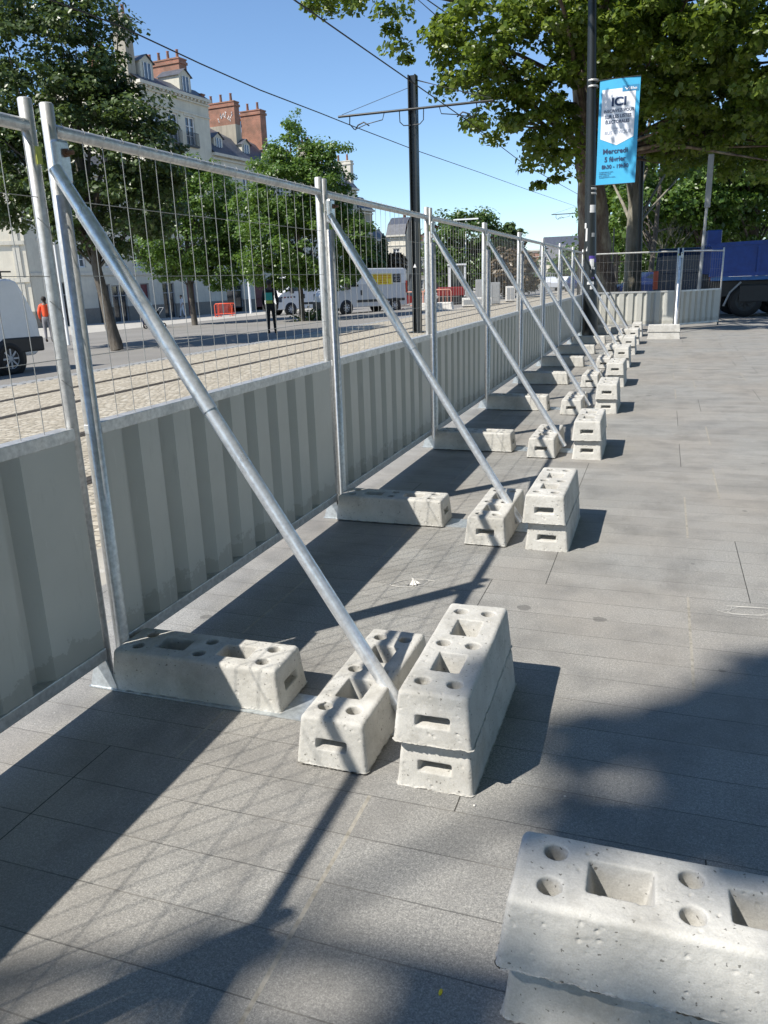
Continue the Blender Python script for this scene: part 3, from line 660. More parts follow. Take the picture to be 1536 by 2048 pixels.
park('bushy park tree behind the blue tipper at the right edge', 1500, 42, .2, 6, [pb(1500, 400, 42, 2.3, 2, 2.1), pb(1560, 330, 42, 2.3, 2, 2), pb(1430, 430, 45, 2, 2, 1.5), pb(1520, 300, 40, 2, 2, 1)], 300, 44, 'bark')
park('distant park tree seen under the plane tree canopy', 1230, 55, .2, 6, [pb(1230, 400, 55, 2.2, 2.5, 3.2), pb(1235, 500, 56, 1.8, 2, 2.0), pb(1280, 480, 57, 2.6, 2, 2.2)], 200, 45, 'bark')
park('wide hedge-like park tree low behind the tipper body', 1330, 60, .2, 5, [pb(1340, 490, 60, 3.6, 2, 2.6), pb(1450, 460, 62, 4.5, 2, 3.4), pb(1540, 440, 62, 4.0, 2, 3.6), pb(1380, 400, 64, 4.0, 2, 3)], 300, 46, 'bark')
# leafless shrub
def bare(label, px, py, Y, h, seed):
    rng = random.Random(seed); b = at(px, 575, Y); b.z = 0; mb = MB()
    def grow(p, d, L, r, lv):
        q = p+d*L; mb.path([p, p.lerp(q, .5)+Vector((rng.uniform(-1, 1), 0, rng.uniform(-1, 1)))*L*.06, q], [r, r*.8, r*.6], 5)
        if lv == 0: return
        for _ in range(3 if lv > 1 else 4):
            nd = (d+Vector((rng.uniform(-.7, .7), rng.uniform(-.7, .7), rng.uniform(-.15, .5)))).normalized(); grow(p.lerp(q, rng.uniform(.6, 1)), nd, L*rng.uniform(.6, .8), r*.6, lv-1)
    grow(Vector((0, 0, 0)), Vector((0, 0, 1)), h*.36, .035, 4)
    o = mb.build('bare_shrub', M['pale_bark'], None, loc=b); tag(o, label, 'shrub')
bare('leafless twiggy shrub behind the sunlit corner panel', 1335, 450, 34, 3.9, 3)

# shade-casting plane tree outside the frame (its shadow dapples the foreground)
def over(gx, gy, z, r, rz=.5): return ((gx-.57*z, gy-.66*z, z), (r, r, rz))
def ov2(gx, gy, z, r): z = z*2.1; return ((gx-.57*z, gy-.66*z, z), (r, r, .8))
SH = [ov2(.14, 2.62, 6.5, .02), ov2(.22, 2.52, 6.5, .04), ov2(.44, 2.76, 6.5, .03), ov2(.34, 2.62, 6.2, .10), ov2(.50, 2.52, 6.5, .17), ov2(.74, 2.52, 6.2, .24), ov2(.27, 2.24, 5.6, .11), ov2(.50, 2.20, 5.8, .15), ov2(.76, 2.14, 5.8, .2), ov2(.40, 2.06, 5.6, .03), ov2(.66, 2.0, 5.6, .08), ov2(1.05, 2.3, 6, .35), ov2(1.0, 1.95, 6, .15),
      ov2(-.98, .62, 5.5, .30), ov2(-.58, .80, 5.2, .26), ov2(-.25, .80, 5.0, .20), ov2(-.75, .25, 5, .5), ov2(-.1, .3, 5.0, .40), ov2(.40, .80, 5, .18), ov2(.8, .8, 4.6, .2),
      ov2(-1.6, .1, 5.5, .6), ov2(1.6, 1.8, 6, .5), ov2(1.6, 3.0, 7, .5), ov2(0, -.8, 6, 1.0), ov2(-1.2, -1.3, 6.5, 1.2), ov2(1.0, -.6, 6, 1.0)]
sb = Vector((-11.3, -9.0, 0))
tree('plane tree standing behind the camera, outside the photo', sb, [(0, 0, 0, .4), (.3, 0, 3, .33), (1.0, .3, 7, .25), (2.0, .8, 12, .1)], SH, 560, 36, .12, .13, 51, M['leaf_plane'], 'plane_bark', gpl, nl=10, name='plane_tree', shell=.0, wexp=.28)
mb = MB(); q = [Vector((gx-.57*z, gy-.66*z, z))-sb for gx, gy, z in ((-2.6, .2, 11.0), (-1.2, 1.0, 10.6), (-.66, 1.24, 10.2), (-.22, 1.29, 10), (.5, 1.20, 10), (1.3, 1.3, 10.4))]
mb.path(q, [.06, .05, .045, .045, .04, .02], 8); mb.build('limb', M['plane_bark'], [o for o in COL.objects if o.name.startswith('plane_tree')][-1])

OV = ['first plane tree of the row right of the pavement, outside the photo', 'second plane tree of the row right of the pavement, outside the photo', 'third plane tree of the row right of the pavement, outside the photo', 'plane tree behind the camera on the right, outside the photo', 'far plane tree behind the camera, outside the photo']
for i, (x, y, rr) in enumerate(((6.0, -4.5, 4.2), (6.5, 4.5, 4.4), (8.5, 13.0, 4.2), (1.5, -11.0, 4.4), (13, -12, 5))):  # unseen trees and overhead canopy, added to block sky fill and deepen shadows
    tree(OV[i], (x, y, 0), [(0, 0, 0, .5), (.1, 0, 3, .4), (.2, .1, 6, .3), (.2, .1, 10, .1)],
         [((x, y, 7.5), (rr, rr, 3.2)), ((x+1, y-1, 10), (rr*.8, rr*.8, 2.4)), ((x-1, y+1, 5.5), (rr*.6, rr*.6, 1.6))]+([((x-4.4, y-.5, 11.4), (3.2, 4.2, 1.3)), ((x-2, y-1, 10.5), (3, 4, 1.6))] if i < 3 else []), 460, 60, .38, 1.05, 70+i, M['leaf_plane'], 'plane_bark', gpl, nl=12, name='plane_tree', shell=.2)

# ------------------------------------------------------------------ lamp post and banner
lb = at(1180, 672, 19.7); lb.z = 0
t = empty('lamp_post', lb, 0, 'tall dark green-black lamp post covered in stickers, carrying the blue banner', 'lamp post')
def lr(px, py, r): q = at(px, py, 19.7)-lb; return (q, r)
pr = [(Vector((0, 0, 0)), .175), (Vector((0, 0, .25)), .17), lr(1180, 575, .155), lr(1180, 565, .145), lr(1181, 400, .125), lr(1183, 200, .105), lr(1184, 100, .098), lr(1185, -60, .09)]
mb = MB(); mb.path([p for p, r in pr], [r for p, r in pr], 20); 
mb.tube(pr[2][0]-Vector((0, 0, .05)), pr[2][0]+Vector((0, 0, .05)), .165, n=20); mb.build('pole', M['dark_metal'], t)
top = pr[-1][0]; mb = MB(); mb.path([top, top+Vector((.2, -.2, 1.2)), top+Vector((1.4, -.8, 1.7))], [.085, .06, .045], 12); mb.build('arm', M['dark_metal'], t)
mb = MB(); mb.lathe([(.02, .12), (.18, .08), (.22, 0), (.05, -.03)], 16, top+Vector((1.6, -.9, 1.7))); mb.build('lamp_head', M['dark_metal'], t)
for z in (5.50, 5.38, 3.28, 3.18):
    x = -.10*z/5.3*1.4; mb = MB(); mb.lathe([(.108, -.02), (.122, -.02), (.122, .02), (.108, .02)], 18, (x-.02, 0, z)); mb.build('band_clamp', M['galv'], t)
rs = random.Random(9)
SK = [(1186, 418, 9, 13, 'sticker_white'), (1174, 470, 3, 22, 'sticker_white'), (1183, 517, 13, 9, 'sticker_purple'), (1182, 526, 12, 14, 'sticker_white'), (1180, 537, 18, 4, 'sticker_white'), (1178, 546, 9, 10, 'sticker_white'), (1181, 556, 14, 3, 'sticker_purple'), (1182, 566, 12, 5, 'sticker_white'), (1172, 452, 3, 9, 'sticker_white'), (1179, 575, 12, 6, 'sticker_white'), (1190, 520, 4, 8, 'sticker_purple'), (1174, 498, 3, 8, 'sticker_white'), (1187, 470, 5, 7, 'grey')]
for px, py, w, h, mt in SK:
    c = at(px, py, 19.7)-lb; w2 = w*19.7/FPX/2; h2 = h*19.7/FPX/2
    ax = at(1181, py, 19.7)-lb; rr_ = .135 if py > 450 else .127
    rr_ += .024 if py > 560 else .0
    mb = MB(); vs = []
    for i in range(5):
        x = max(-.98, min(.98, ((c.x-ax.x)+w2*(i/2-1))/rr_)); an = math.asin(x)
        for z in (-h2, h2): vs.append((ax.x+rr_*math.sin(an)*1.02, -rr_*1.02*math.cos(an)-.002, c.z+z))
    vs2 = [(x, y+.004, z) for x, y, z in vs]
    mb.add(vs+vs2, [(2*i, 2*i+2, 2*i+3, 2*i+1) for i in range(4)]+[(10+2*i, 11+2*i, 13+2*i, 12+2*i) for i in range(4)]); mb.build('sticker', M[mt], t)
# banner
BX0, BX1, BZ0, BZ1, BY = -1.625, -.775, 3.335, 5.44, 19.5
t = empty('street_banner', (BX0, BY, BZ0), R(-4), 'blue and white vertical banner hung from the lamp post, announcing voter registration', 'banner')
bw, bh = BX1-BX0, BZ1-BZ0
def wavy(x, z): return .012*math.sin(x*5+z*1.3)+.008*math.sin(z*4)
def patch(poly_rows, dy, mi=0):
    mb = MB(); n = 8
    vs = []
    for z, xa, xb in poly_rows:
        for i in range(n+1): x = xa+(xb-xa)*i/n; vs.append((x, wavy(x, z)+dy, z))
    k = len(vs); vs += [(x, y+.0016, z) for x, y, z in vs]
    fs = [(r*(n+1)+i, r*(n+1)+i+1, (r+1)*(n+1)+i+1, (r+1)*(n+1)+i) for r in range(len(poly_rows)-1) for i in range(n)]
    mb.add(vs, fs+[tuple(k+i for i in f[::-1]) for f in fs], 0, True); return mb
patch([(bh*i/14, 0, bw) for i in range(15)], 0).build('fabric', M['ban_cyan'], t)
pt = bh*.385; rows = [(bh*(.375)+1e-3, bw*.48, bw*.49)]+[(bh*.375+(bh*.445-bh*.375)*f, bw*.48-(bw*.41)*f, bw*.49+(bw*.41)*f) for f in (.33, .66, 1)]+[(bh*.445+(bh*.91-bh*.445)*i/6, bw*.07, bw*.90) for i in range(1, 7)]
patch(rows, -.004).build('white_shield', M['ban_white'], t)
patch([(bh*.875, bw*.57, bw*.97), (bh*.93, bw*.57, bw*.97)], -.008).build('logo_panel', M['ban_blue'], t)
def text_mesh(txt, size, bold=0):
    cu = bpy.data.curves.new('t', 'FONT'); cu.body = txt; cu.size = size; cu.align_x = 'CENTER'; cu.offset = bold*.6+size*.008; cu.extrude = .0008
    o = bpy.data.objects.new('t', cu); COL.objects.link(o); me = baked(o); bpy.data.objects.remove(o); return me
def put_text(txt, cx, cz, size, mat, parent, bold=0, width=None, dy=-.009, wf=wavy, name='lettering', align=0):
    me = text_mesh(txt, size, bold); n = len(me.vertices); co = np.empty(n*3); me.vertices.foreach_get('co', co); co = co.reshape(-1, 3)
    w = co[:, 0].max()-co[:, 0].min(); k = width/w if width else 1
    out = np.empty_like(co)
    for i in range(n):
        x = cx+co[i, 0]*k; z = cz+co[i, 1]; out[i] = (x, (wf(x, z) if wf else 0)+dy-co[i, 2], z)
    me.vertices.foreach_set('co', out.ravel()); me.materials.clear(); me.materials.append(mat); me.update(); return wlink(name, me, parent)
N_ = M['ban_navy']
for txt, fx, fz, sz, wd, mt, bo in (('ICI', .50, .75, .235, .36, N_, .010), ('INSCRIVEZ-VOUS', .50, .690, .085, .74, N_, .0006), ('SUR LES LISTES', .49, .635, .095, .66, N_, .002), ('ÉLECTORALES', .48, .585, .090, .60, N_, .002),
                                ('avec le', .49, .53, .06, .20, M['ban_grey'], 0), ('BUS CIVIQUE', .50, .485, .09, .66, M['ban_grey'], .001), ('Mercredi', .46, .300, .14, .62, N_, .003), ('5 février', .46, .222, .14, .54, N_, .003), ('8h30 - 19h30', .47, .155, .11, .68, N_, .0025)):
    put_text(txt, bw*fx, bh*fz, sz, mt, t, bo, bw*wd)
for i, w in enumerate((.36, .30, .26, .42)): put_text('renseignements en mairie' if i != 2 else 'sur place', bw*(.07+w/2), bh*(.118-.017*i), .03, N_, t, 0, bw*w)
put_text('Ville', bw*.78, bh*.888, .075, M['ban_white'], t, .001, bw*.3, dy=-.013)
for z in (bh+.01, -.01):
    mb = MB(); mb.tube((-.10, 0, z), (bw+.01, 0, z), .009, n=8); mb.build('bracket_rod', M['dark_metal'], t)

# ------------------------------------------------------------------ tram mast and wires
mbase = gp(835, 665); mx, my = mbase.x, mbase.y
t = empty('tram_mast', mbase, 0, 'black H-section tram mast with a crossarm, standing between the tracks', 'tram mast', 'tram masts between the tracks')
mb = MB(); hh = 6.5
for dx in (-.105, .075): mb.box(dx, dx+.03, -.12, .12, 0, hh)
mb.box(-.075, .075, -.012, .012, 0, hh-.002); mb.box(-.075, .075, -.012, .012, hh, hh+.003); mb.build('column', M['dark_metal'], t)
mb = MB(); mb.box(-.2, .2, -.2, .2, 0, .03); mb.build('base_plate', M['dark_metal'], t)
mb = MB(); mb.tube((-2.05, -.16, 5.68), (2.15, -.16, 5.68), .030, n=10); mb.build('crossarm', M['dark_metal'], t)
mb = MB()
for sx in (-1, 1):
    q = [Vector((sx*.03, -.16, 5.30)), Vector((sx*.22, -.16, 5.31)), Vector((sx*.32, -.16, 5.40)), Vector((sx*.33, -.16, 5.68))]; mb.path(q, .013, 6)
mb.build('insulator_loop', M['dark_metal'], t)
for sx in (-1, 1):
    mb = MB()
    mb.path([Vector((sx*.75, -.16, 5.66)), Vector((sx*.80, -.16, 5.50)), Vector((sx*1.25, -.14, 5.44)), Vector((sx*1.55, -.1, 5.36))], .012, 6)
    mb.path([Vector((sx*1.72, -.16, 5.66)), Vector((sx*1.74, -.14, 5.48)), Vector((sx*1.62, -.1, 5.34))], .016, 6)
    mb.path([Vector((sx*1.2, -.1, 5.40)), Vector((sx*1.35, -.1, 5.50)), Vector((sx*1.52, -.1, 5.44)), Vector((sx*1.60, -.1, 5.33))], .018, 6)
    mb.build('steady_arm', M['dark_metal'], t)
mb = MB(); mb.tube((0, 0, 6.25), (-1.95, -.16, 5.72), .007, n=5); mb.tube((0, 0, 6.4), (2.1, -.16, 5.74), .007, n=5); mb.build('stay_wire', M['cable'], t)
mb = MB(); mb.add([(-.05, -.125, 1.75), (.05, -.125, 1.75), (0, -.125, 1.85), (-.05, -.122, 1.75), (.05, -.122, 1.75), (0, -.122, 1.85)], [(0, 1, 2), (5, 4, 3)]); mb.build('warning_triangle', M['sticker_white'], t)
fm = copy_tree(t); fm.location = (-5.6, 60, 0); fm['label'] = 'distant tram mast whose crossarm peeks out left of the plane tree trunk'
fm.location = (-5.9, 60, -.1)
def wire(label, pts, r=.012):
    o = MB().path(pts, r, 5).build('overhead_wire', M['cable']); tag(o, label, 'overhead wire', 'tram overhead wires')
def atx(px, py, X): d = ray(px, py); return Vector((0, 0, HC))+d*(X/d.x)
wire('left contact wire crossing the sky from the top left to the mast arm', [atx(px, py, -8.1) for px, py in ((-200, -110), (90, -5), (240, 52), (400, 127), (520, 180), (640, 226), (700, 250), (830, 300), (960, 345), (1060, 381), (1150, 412))])
wire('right contact wire of the tram line, running from the mast towards the plane tree', [atx(px, py, -5.0) for px, py in ((440, -110), (590, 1), (700, 78), (815, 158), (930, 238), (1050, 330), (1155, 388), (1250, 445))])
wire('thin guy wire from the mast top towards the plane tree canopy', [Vector((mx, my, 6.42)), at(950, 190, my-.1)], .008)

# ------------------------------------------------------------------ light poles
def pole(name, label, b, pts, r, mat, group=None, head=None):
    t = empty(name, b, 0, label, 'lamp post' if 'lamp' in name else 'pole', group)
    mb = MB(); mb.path([Vector(p) for p in pts], [r]*(len(pts)-1)+[r*.7], 10); mb.build('pole', M[mat], t)
    if head: mb = MB(); mb.box(*head); mb.build('head', M['grey'], t, .02)
    return t
b = gp(502, 627); pole('street_lamp', 'slim white street lamp post between the round tree and the pointed tree', b, [(0, 0, 0), (-.02, 0, 7)], .10, 'white', 'slim white lamp posts on the square', (-.3, .3, -.1, .1, 7, 7.12))
b = gp(138, 690); pole('street_lamp', 'slim white street lamp post seen between the two nearest fence posts', b, [(0, 0, 0), (0, 0, 7)], .055, 'white', 'slim white lamp posts on the square', (-.3, .3, -.1, .1, 7, 7.12))
b = at(1403, 574, 24.5); q = at(1423, 312, 24.5); b0_ = Vector((b.x-.08, 24.5, 0)); pole('sign_pole', 'tall pale pole with a narrow sign box, in front of the blue tipper', b0_, [(0, 0, 0), q-b0_], .05, 'grey', None, (q.x-b0_.x-.08, q.x-b0_.x+.07, -.05, .05, q.z-1.3, q.z+.05))
c = at(1280, 560, 29.5); pole('black_pole', 'black pole standing against the pale straight trunk', Vector((c.x, 29.5, 0)), [(0, 0, 0), (-.25, 0, 8)], .085, 'dark_metal')
c = at(1222, 590, 33); pole('thin_post', 'thin dark post behind the sunlit corner panel', Vector((c.x, 33, 0)), [(0, 0, 0), (0, 0, 3.1)], .04, 'dark_metal')
c = at(950, 500, 64)
b = Vector((at(930, 600, 64).x, 64, -.3)); t = pole('street_lamp', 'distant twin-headed white street lamp in front of the rounded tree', b, [(0, 0, 0), (.1, 0, 6.2)], .07, 'white', 'slim white lamp posts on the square')
mb = MB(); mb.box(-.9, 1.1, -.1, .1, 6.15, 6.25); mb.build('head', M['white'], t)

# ------------------------------------------------------------------ buildings
FA = 6; FU = Vector((math.sin(R(FA)), math.cos(R(FA)), 0)); F0 = Vector((-38, 69.5, 0))
def fpos(s): p = F0+FU*s; return (p.x, p.y, -.9)
def wall_holes(mb, x0, x1, z0, z1, holes, y=0, depth=.28, mi=0):
    xs = sorted(set([x0, x1]+[v for h in holes for v in h[:2]])); zs = sorted(set([z0, z1]+[v for h in holes for v in h[2:]]))
    for i in range(len(xs)-1):
        for j in range(len(zs)-1):
            cx, cz = (xs[i]+xs[i+1])/2, (zs[j]+zs[j+1])/2
            if any(h[0] < cx < h[1] and h[2] < cz < h[3] for h in holes): continue
            mb.add([(xs[i], y, zs[j]), (xs[i+1], y, zs[j]), (xs[i+1], y, zs[j+1]), (xs[i], y, zs[j+1])], [(0, 1, 2, 3)], mi)
    for a, b, c, d in holes:
        mb.add([(a, y, c), (b, y, c), (b, y, d), (a, y, d), (a, y+depth, c), (b, y+depth, c), (b, y+depth, d), (a, y+depth, d)], [(0, 4, 5, 1), (1, 5, 6, 2), (2, 6, 7, 3), (3, 7, 4, 0)], mi)
def window(parent, a, b, c, d, y=.16, balc=False, shutter=False, frame='winwhite', rows=3):
    mb = MB(); w = .09
    mb.box(a, a+w, y-.04, y+.04, c, d); mb.box(b-w, b, y-.04, y+.04, c, d); mb.box(a, b, y-.038, y+.038, d-w, d); mb.box(a, b, y-.038, y+.038, c, c+w)
    m_ = (a+b)/2; mb.box(m_-.06, m_+.06, y-.042, y+.03, c, d)
    for i in range(1, rows): z = c+(d-c)*i/rows; mb.box(a, b, y-.036, y+.02, z-.025, z+.025)
    f = mb.build('window', M[frame], parent)
    mb = MB(); mb.box(a, b, y+.045, y+.06, c, d); mb.build('pane', M['winglass'], f)
    if balc:
        mb = MB(); n = int((b-a+.3)/.12)
        for i in range(n+1): x = a-.15+(b-a+.3)*i/n; mb.box(x-.012, x+.012, -.2, -.17, c-.02, c+.95)
        mb.box(a-.15, b+.15, -.2, -.17, c+.93, c+.98); mb.box(a-.15, b+.15, -.22, 0, c-.16, c-.02); mb.build('balcony', M['rail_black'], f)
    if shutter:
        mb = MB(); mb.box(a-.02-(b-a)*.5, a-.02, -.05, -.01, c, d); mb.box(b+.02, b+.02+(b-a)*.5, -.05, -.01, c, d); mb.build('shutter', M['grey'], f)
def chimney(parent, x, y0, y1, z0, z1, th=.9, mat='brick', pots=4, stucco=0, name='chimney'):
    mb = MB(); mb.box(x-th/2, x+th/2, y0, y1, z0+stucco, z1); mb.box(x-th/2-.08, x+th/2+.08, y0-.08, y1+.08, z1-.35, z1-.15); mb.box(x-th/2-.05, x+th/2+.05, y0-.05, y1+.05, z1, z1+.1)
    if stucco: mb.box(x-th/2-.03, x+th/2+.03, y0-.03, y1+.03, z0, z0+stucco, 1)
    c = mb.build(name, [M[mat], M['oldwall']], parent)
    if pots:
        for i in range(pots): yy = y0+(y1-y0)*(i+.5)/pots; mb = MB(); mb.lathe([(.14, z1+.1), (.11, z1+.75), (.15, z1+.8), (.09, z1+.8)], 10, (x, yy, 0)); mb.build('chimney_pot', M['brick'], c)
    return c
def dormer(parent, cx, z, y0, w=1.5, h=1.9, mat='greystone'):
    mb = MB(); mb.prism([(cx-w/2, z), (cx+w/2, z), (cx+w/2, z+h*.78), (cx, z+h), (cx-w/2, z+h*.78)], y0, y0+2.2); d = mb.build('dormer', M[mat], parent)
    mb = MB(); e = .16
    mb.add([(cx-w/2-e, y0-e, z+h*.78-.1), (cx, y0-e, z+h+.08), (cx, y0+2.3, z+h+.08), (cx-w/2-e, y0+2.3, z+h*.78-.1), (cx+w/2+e, y0-e, z+h*.78-.1), (cx+w/2+e, y0+2.3, z+h*.78-.1)], [(0, 1, 2, 3), (1, 4, 5, 2)]); mb.build('dormer_roof', M['slate'], d)
    mb = MB(); mb.box(cx-w*.27, cx+w*.27, y0-.05, y0-.01, z+.3, z+h*.72); mb.box(cx-w*.29, cx-w*.25, y0-.09, y0-.051, z+.28, z+h*.74, 1); mb.box(cx+w*.25, cx+w*.29, y0-.09, y0-.051, z+.28, z+h*.74, 1); mb.box(cx-.04, cx+.04, y0-.09, y0-.051, z+.28, z+h*.74, 1); mb.build('dormer_window', [M['winglass'], M['winwhite']], d)
def building(label, s0, s1, H, cols, floors, depth=11, wall='greystone', roof=(1.3, 2.6, 4.6), doors=(), dormers=(), name='apartment_building', loc=None, rz=None, balc=(), gable='greystone', dentil=False, shutter=False, plinth=1.1):
    Lb = s1-s0; t = empty(name, loc or fpos(s0), R(90-FA) if rz is None else rz, label, 'building', 'houses across the square')
    holes = []
    for fi, (z0, z1, w) in enumerate(floors):
        for c in cols: holes.append((c-s0-w/2, c-s0+w/2, z0, z1))
    dh = [(a-s0, b-s0, c, d) for a, b, c, d, _ in doors]
    mb = MB(); wall_holes(mb, 0, Lb, plinth, H, holes+[h for h in dh if h[2] >= plinth]+[(h[0], h[1], plinth, h[3]) for h in dh if h[2] < plinth])
    lows = [(a, b, 0, plinth) for a, b, c, d in dh if c < plinth]
    wall_holes(mb, 0, Lb, 0, plinth, lows, -.03, .3, 1)
    for x in (0, Lb): mb.add([(x, 0, 0), (x, depth, 0), (x, depth, H), (x, depth/2, H+roof[2]), (x, 0, H)], [(0, 1, 2, 3, 4)], 2)
    mb.add([(0, depth, 0), (Lb, depth, 0), (Lb, depth, H), (0, depth, H)], [(0, 1, 2, 3)], 2)
    mb.box(-.0, Lb, -.16, 0, H-.45, H-.30, 3); mb.box(-.0, Lb, -.10, 0, H-1.4, H-1.28, 3); mb.box(0, Lb, -.08, 0, floors[0][0]-.55, floors[0][0]-.35, 3)
    for a, b, c, d in holes: mb.box(a-.15, b+.15, -.05, 0, d+.002, d+.2, 3)
    mb.build('wall', [M[wall], M['plinth'], M[gable], M['trimstone']], t)
    mb = MB(); mb.box(-.05, Lb+.05, -.38, 0, H-.15, H+.08)
    if dentil:
        for i in range(int(Lb/.5)): mb.box(i*.5+.1, i*.5+.32, -.32, 0, H-.30, H-.152)
    mb.build('cornice', M['trimstone'], t)
    a, b, c = roof; mb = MB()
    mb.add([(0, -.25, H+.085), (Lb, -.25, H+.085), (Lb, a, H+b), (0, a, H+b), (Lb, depth/2, H+c), (0, depth/2, H+c), (Lb, depth+.2, H), (0, depth+.2, H)], [(0, 1, 2, 3), (3, 2, 4, 5), (5, 4, 6, 7)]); mb.build('roof', M['slate'], t)
    for fi, (z0, z1, w) in enumerate(floors):
        for c_ in cols: window(t, c_-s0-w/2, c_-s0+w/2, z0, z1, balc=fi in balc, shutter=shutter)
    for a, b, c, d, mt in doors:
        mb = MB(); mb.box(a-s0, b-s0, .17, .24, c, d); mb.box(a-s0, a-s0+.08, .10, .169, c, d, 1); mb.box(b-s0-.08, b-s0, .10, .169, c, d, 1); mb.box(a-s0, b-s0, .11, .168, d-.08, d, 1); o = mb.build('door', [M[mt], M['grey']], t)
        if mt == 'glass': mb = MB(); mb.box((a+b)/2-s0-.04, (a+b)/2-s0+.04, .08, .168, c, d); mb.box(a-s0, b-s0, .09, .167, c+(d-c)*.7, c+(d-c)*.7+.06); mb.build('door_frame', M['grey'], o)
    for cx, z, y0, w, h in dormers: dormer(t, cx-s0, z, y0, w, h)
    return t
# tall house with cornice and bright gable
B2 = building('tall cream house with dentil cornice and two stone dormers, topmost roofline behind the dark-leaved tree', -12.4, -3.6, 17.7, [-6.3, -8.5, -10.7], [(4.1, 6.3, 1.2), (7.3, 9.8, 1.2), (10.7, 12.9, 1.2), (13.9, 16.1, 1.25)],
              doors=[(-12, -10.5, 0, 2.8, 'glass'), (-8.9, -7.7, 0, 2.8, 'maroon'), (-11.2, -9.2, .9, 1.0, 'maroon')][:2], dormers=[(-10.5, 17.9, .5, 1.5, 2.0), (-6.1, 17.75, .3, 1.5, 2.0)], balc=(3, 2), gable='cream', dentil=True, roof=(1.2, 1.0, 1.5))
chimney(B2, 7.0, .9, 4.8, 17.9, 20.7, 1.0, 'brick', 4)
chimney(B2, .3, .6, 1.7, 17.6, 22.2, .9, 'oldwall', 2); chimney(B2, .55, 3.4, 4.8, 17.6, 20.2, .9, 'brick', 2); chimney(B2, 8.55, .25, 3.2, 14.0, 18.2, .45, 'brick', 0, name='party_wall')
B3 = building('long grey-cream house with slate mansard, graffiti chimney stack and red chimney stack', -3.6, 11.2, 13.6, [-1.6, 1.4, 4.4, 7.4, 9.9], [(3.9, 5.6, 1.1), (6.6, 8.8, 1.2), (10.0, 12.1, 1.2)],
              doors=[(-3.2, -.6, .4, 2.6, 'glass'), (1.4, 3.5, .3, 2.7, 'maroon'), (5.0, 7.6, .3, 2.7, 'glass')], dormers=[(-2.0, 13.8, .4, 1.3, 1.7), (2.3, 13.8, .4, 1.3, 1.7), (6.3, 13.8, .4, 1.3, 1.7), (9.6, 13.8, .4, 1.3, 1.7)], balc=(2,), roof=(1.5, 2.0, 4.0))
c = chimney(B3, 5.6, .9, 5.4, 14.4, 18.7, .8, 'brick', 4, stucco=2.4)
# graffiti strokes on that stack (south face)
mb = MB(); rg = random.Random(2)
for i in range(8):
    y = 1.2+i*.21; z = 17.0+rg.uniform(0, .45); q = [Vector((5.18, y+rg.uniform(-.12, .12), z+dz*rg.uniform(.6, 1))) for dz in (0, .25, .12, .55, .4)]; mb.path(q, .028, 4)
mb.build('graffiti', M['sticker_white'], c)
chimney(B3, 9.7, .7, 3.0, 14.4, 18.6, 1.0, 'brick', 2); chimney(B3, 9.2, 3.3, 6.0, 14.6, 18.3, .8, 'brick', 3)
B4 = building('farther house of the row, half behind the pointed tree, ending in pale chimneys', 11.2, 24.3, 12.9, [13, 15.5, 18, 20.5, 23], [(3.9, 5.6, 1.1), (6.6, 8.6, 1.2), (9.6, 11.6, 1.2)],
              doors=[(14, 16, 0, 2.7, 'glass'), (19, 21, 0, 2.7, 'glass')], dormers=[(13.5, 13.1, .4, 1.3, 1.7), (17.5, 13.1, .4, 1.3, 1.7), (21.5, 13.1, .4, 1.3, 1.7)], roof=(1.5, 2.0, 3.6), gable='oldwall')
chimney(B4, 12.7, .3, 2.6, 11.5, 16.0, .7, 'trimstone', 2); chimney(B4, 12.6, 2.9, 6.5, 12, 15.8, .7, 'trimstone', 4); chimney(B4, 4.5, 1, 2.4, 14, 16.8, .8, 'oldwall', 2)
B5 = building('low grey house behind the leaning trunk, with dark shop doors and a brown plinth', -25.2, -12.4, 10.5, [-23.6, -20.6, -17.6, -14.6], [(4.0, 5.7, 1.1), (7.0, 9.0, 1.2)],
              doors=[(-22.9, -22.2, 0, 3.0, 'glass'), (-19.3, -17.9, 0, 2.8, 'blackplastic'), (-17.8, -16.2, 0, 2.7, 'glass'), (-14.6, -13.6, 1.3, 2.8, 'maroon')], roof=(1.3, 1.6, 2.6))
C1 = F0+FU*(-25.3)
b1d = Vector((-.906, -.42, 0)); L1 = 17
B1 = building('bright sunlit cream house at the left edge behind the white van, with a downpipe', 0, L1, 10.8, [2.1, 5.2, 8.3, 11.4, 14.6], [(3.7, 5.15, .95), (7.0, 9.0, 1.1)], doors=[(2.6, 3.6, 1.2, 2.6, 'glass')], wall='cream', gable='cream',
              loc=((C1+b1d*L1).x, (C1+b1d*L1).y, -.9), rz=math.atan2(-b1d.y, -b1d.x), shutter=False, roof=(1.3, 1.6, 2.6))
for o in list(B1.children):
    pass
mb = MB(); mb.tube((L1-4.35, -.18, .3), (L1-4.35, -.18, 10.4), .07, n=8); mb.build('downpipe', M['grey'], B1)
mb = MB(); mb.box(0, L1, -.14, -.002, 5.45, 5.7); mb.box(0, L1, -.12, -.002, 3.05, 3.2)
for x in (.3, 3.7, 6.8, 9.9, 13.2, 16.4): mb.box(x-.22, x+.22, -.075, -.002, .0, 10.2)
mb.build('stone_band', M['trimstone'], B1)
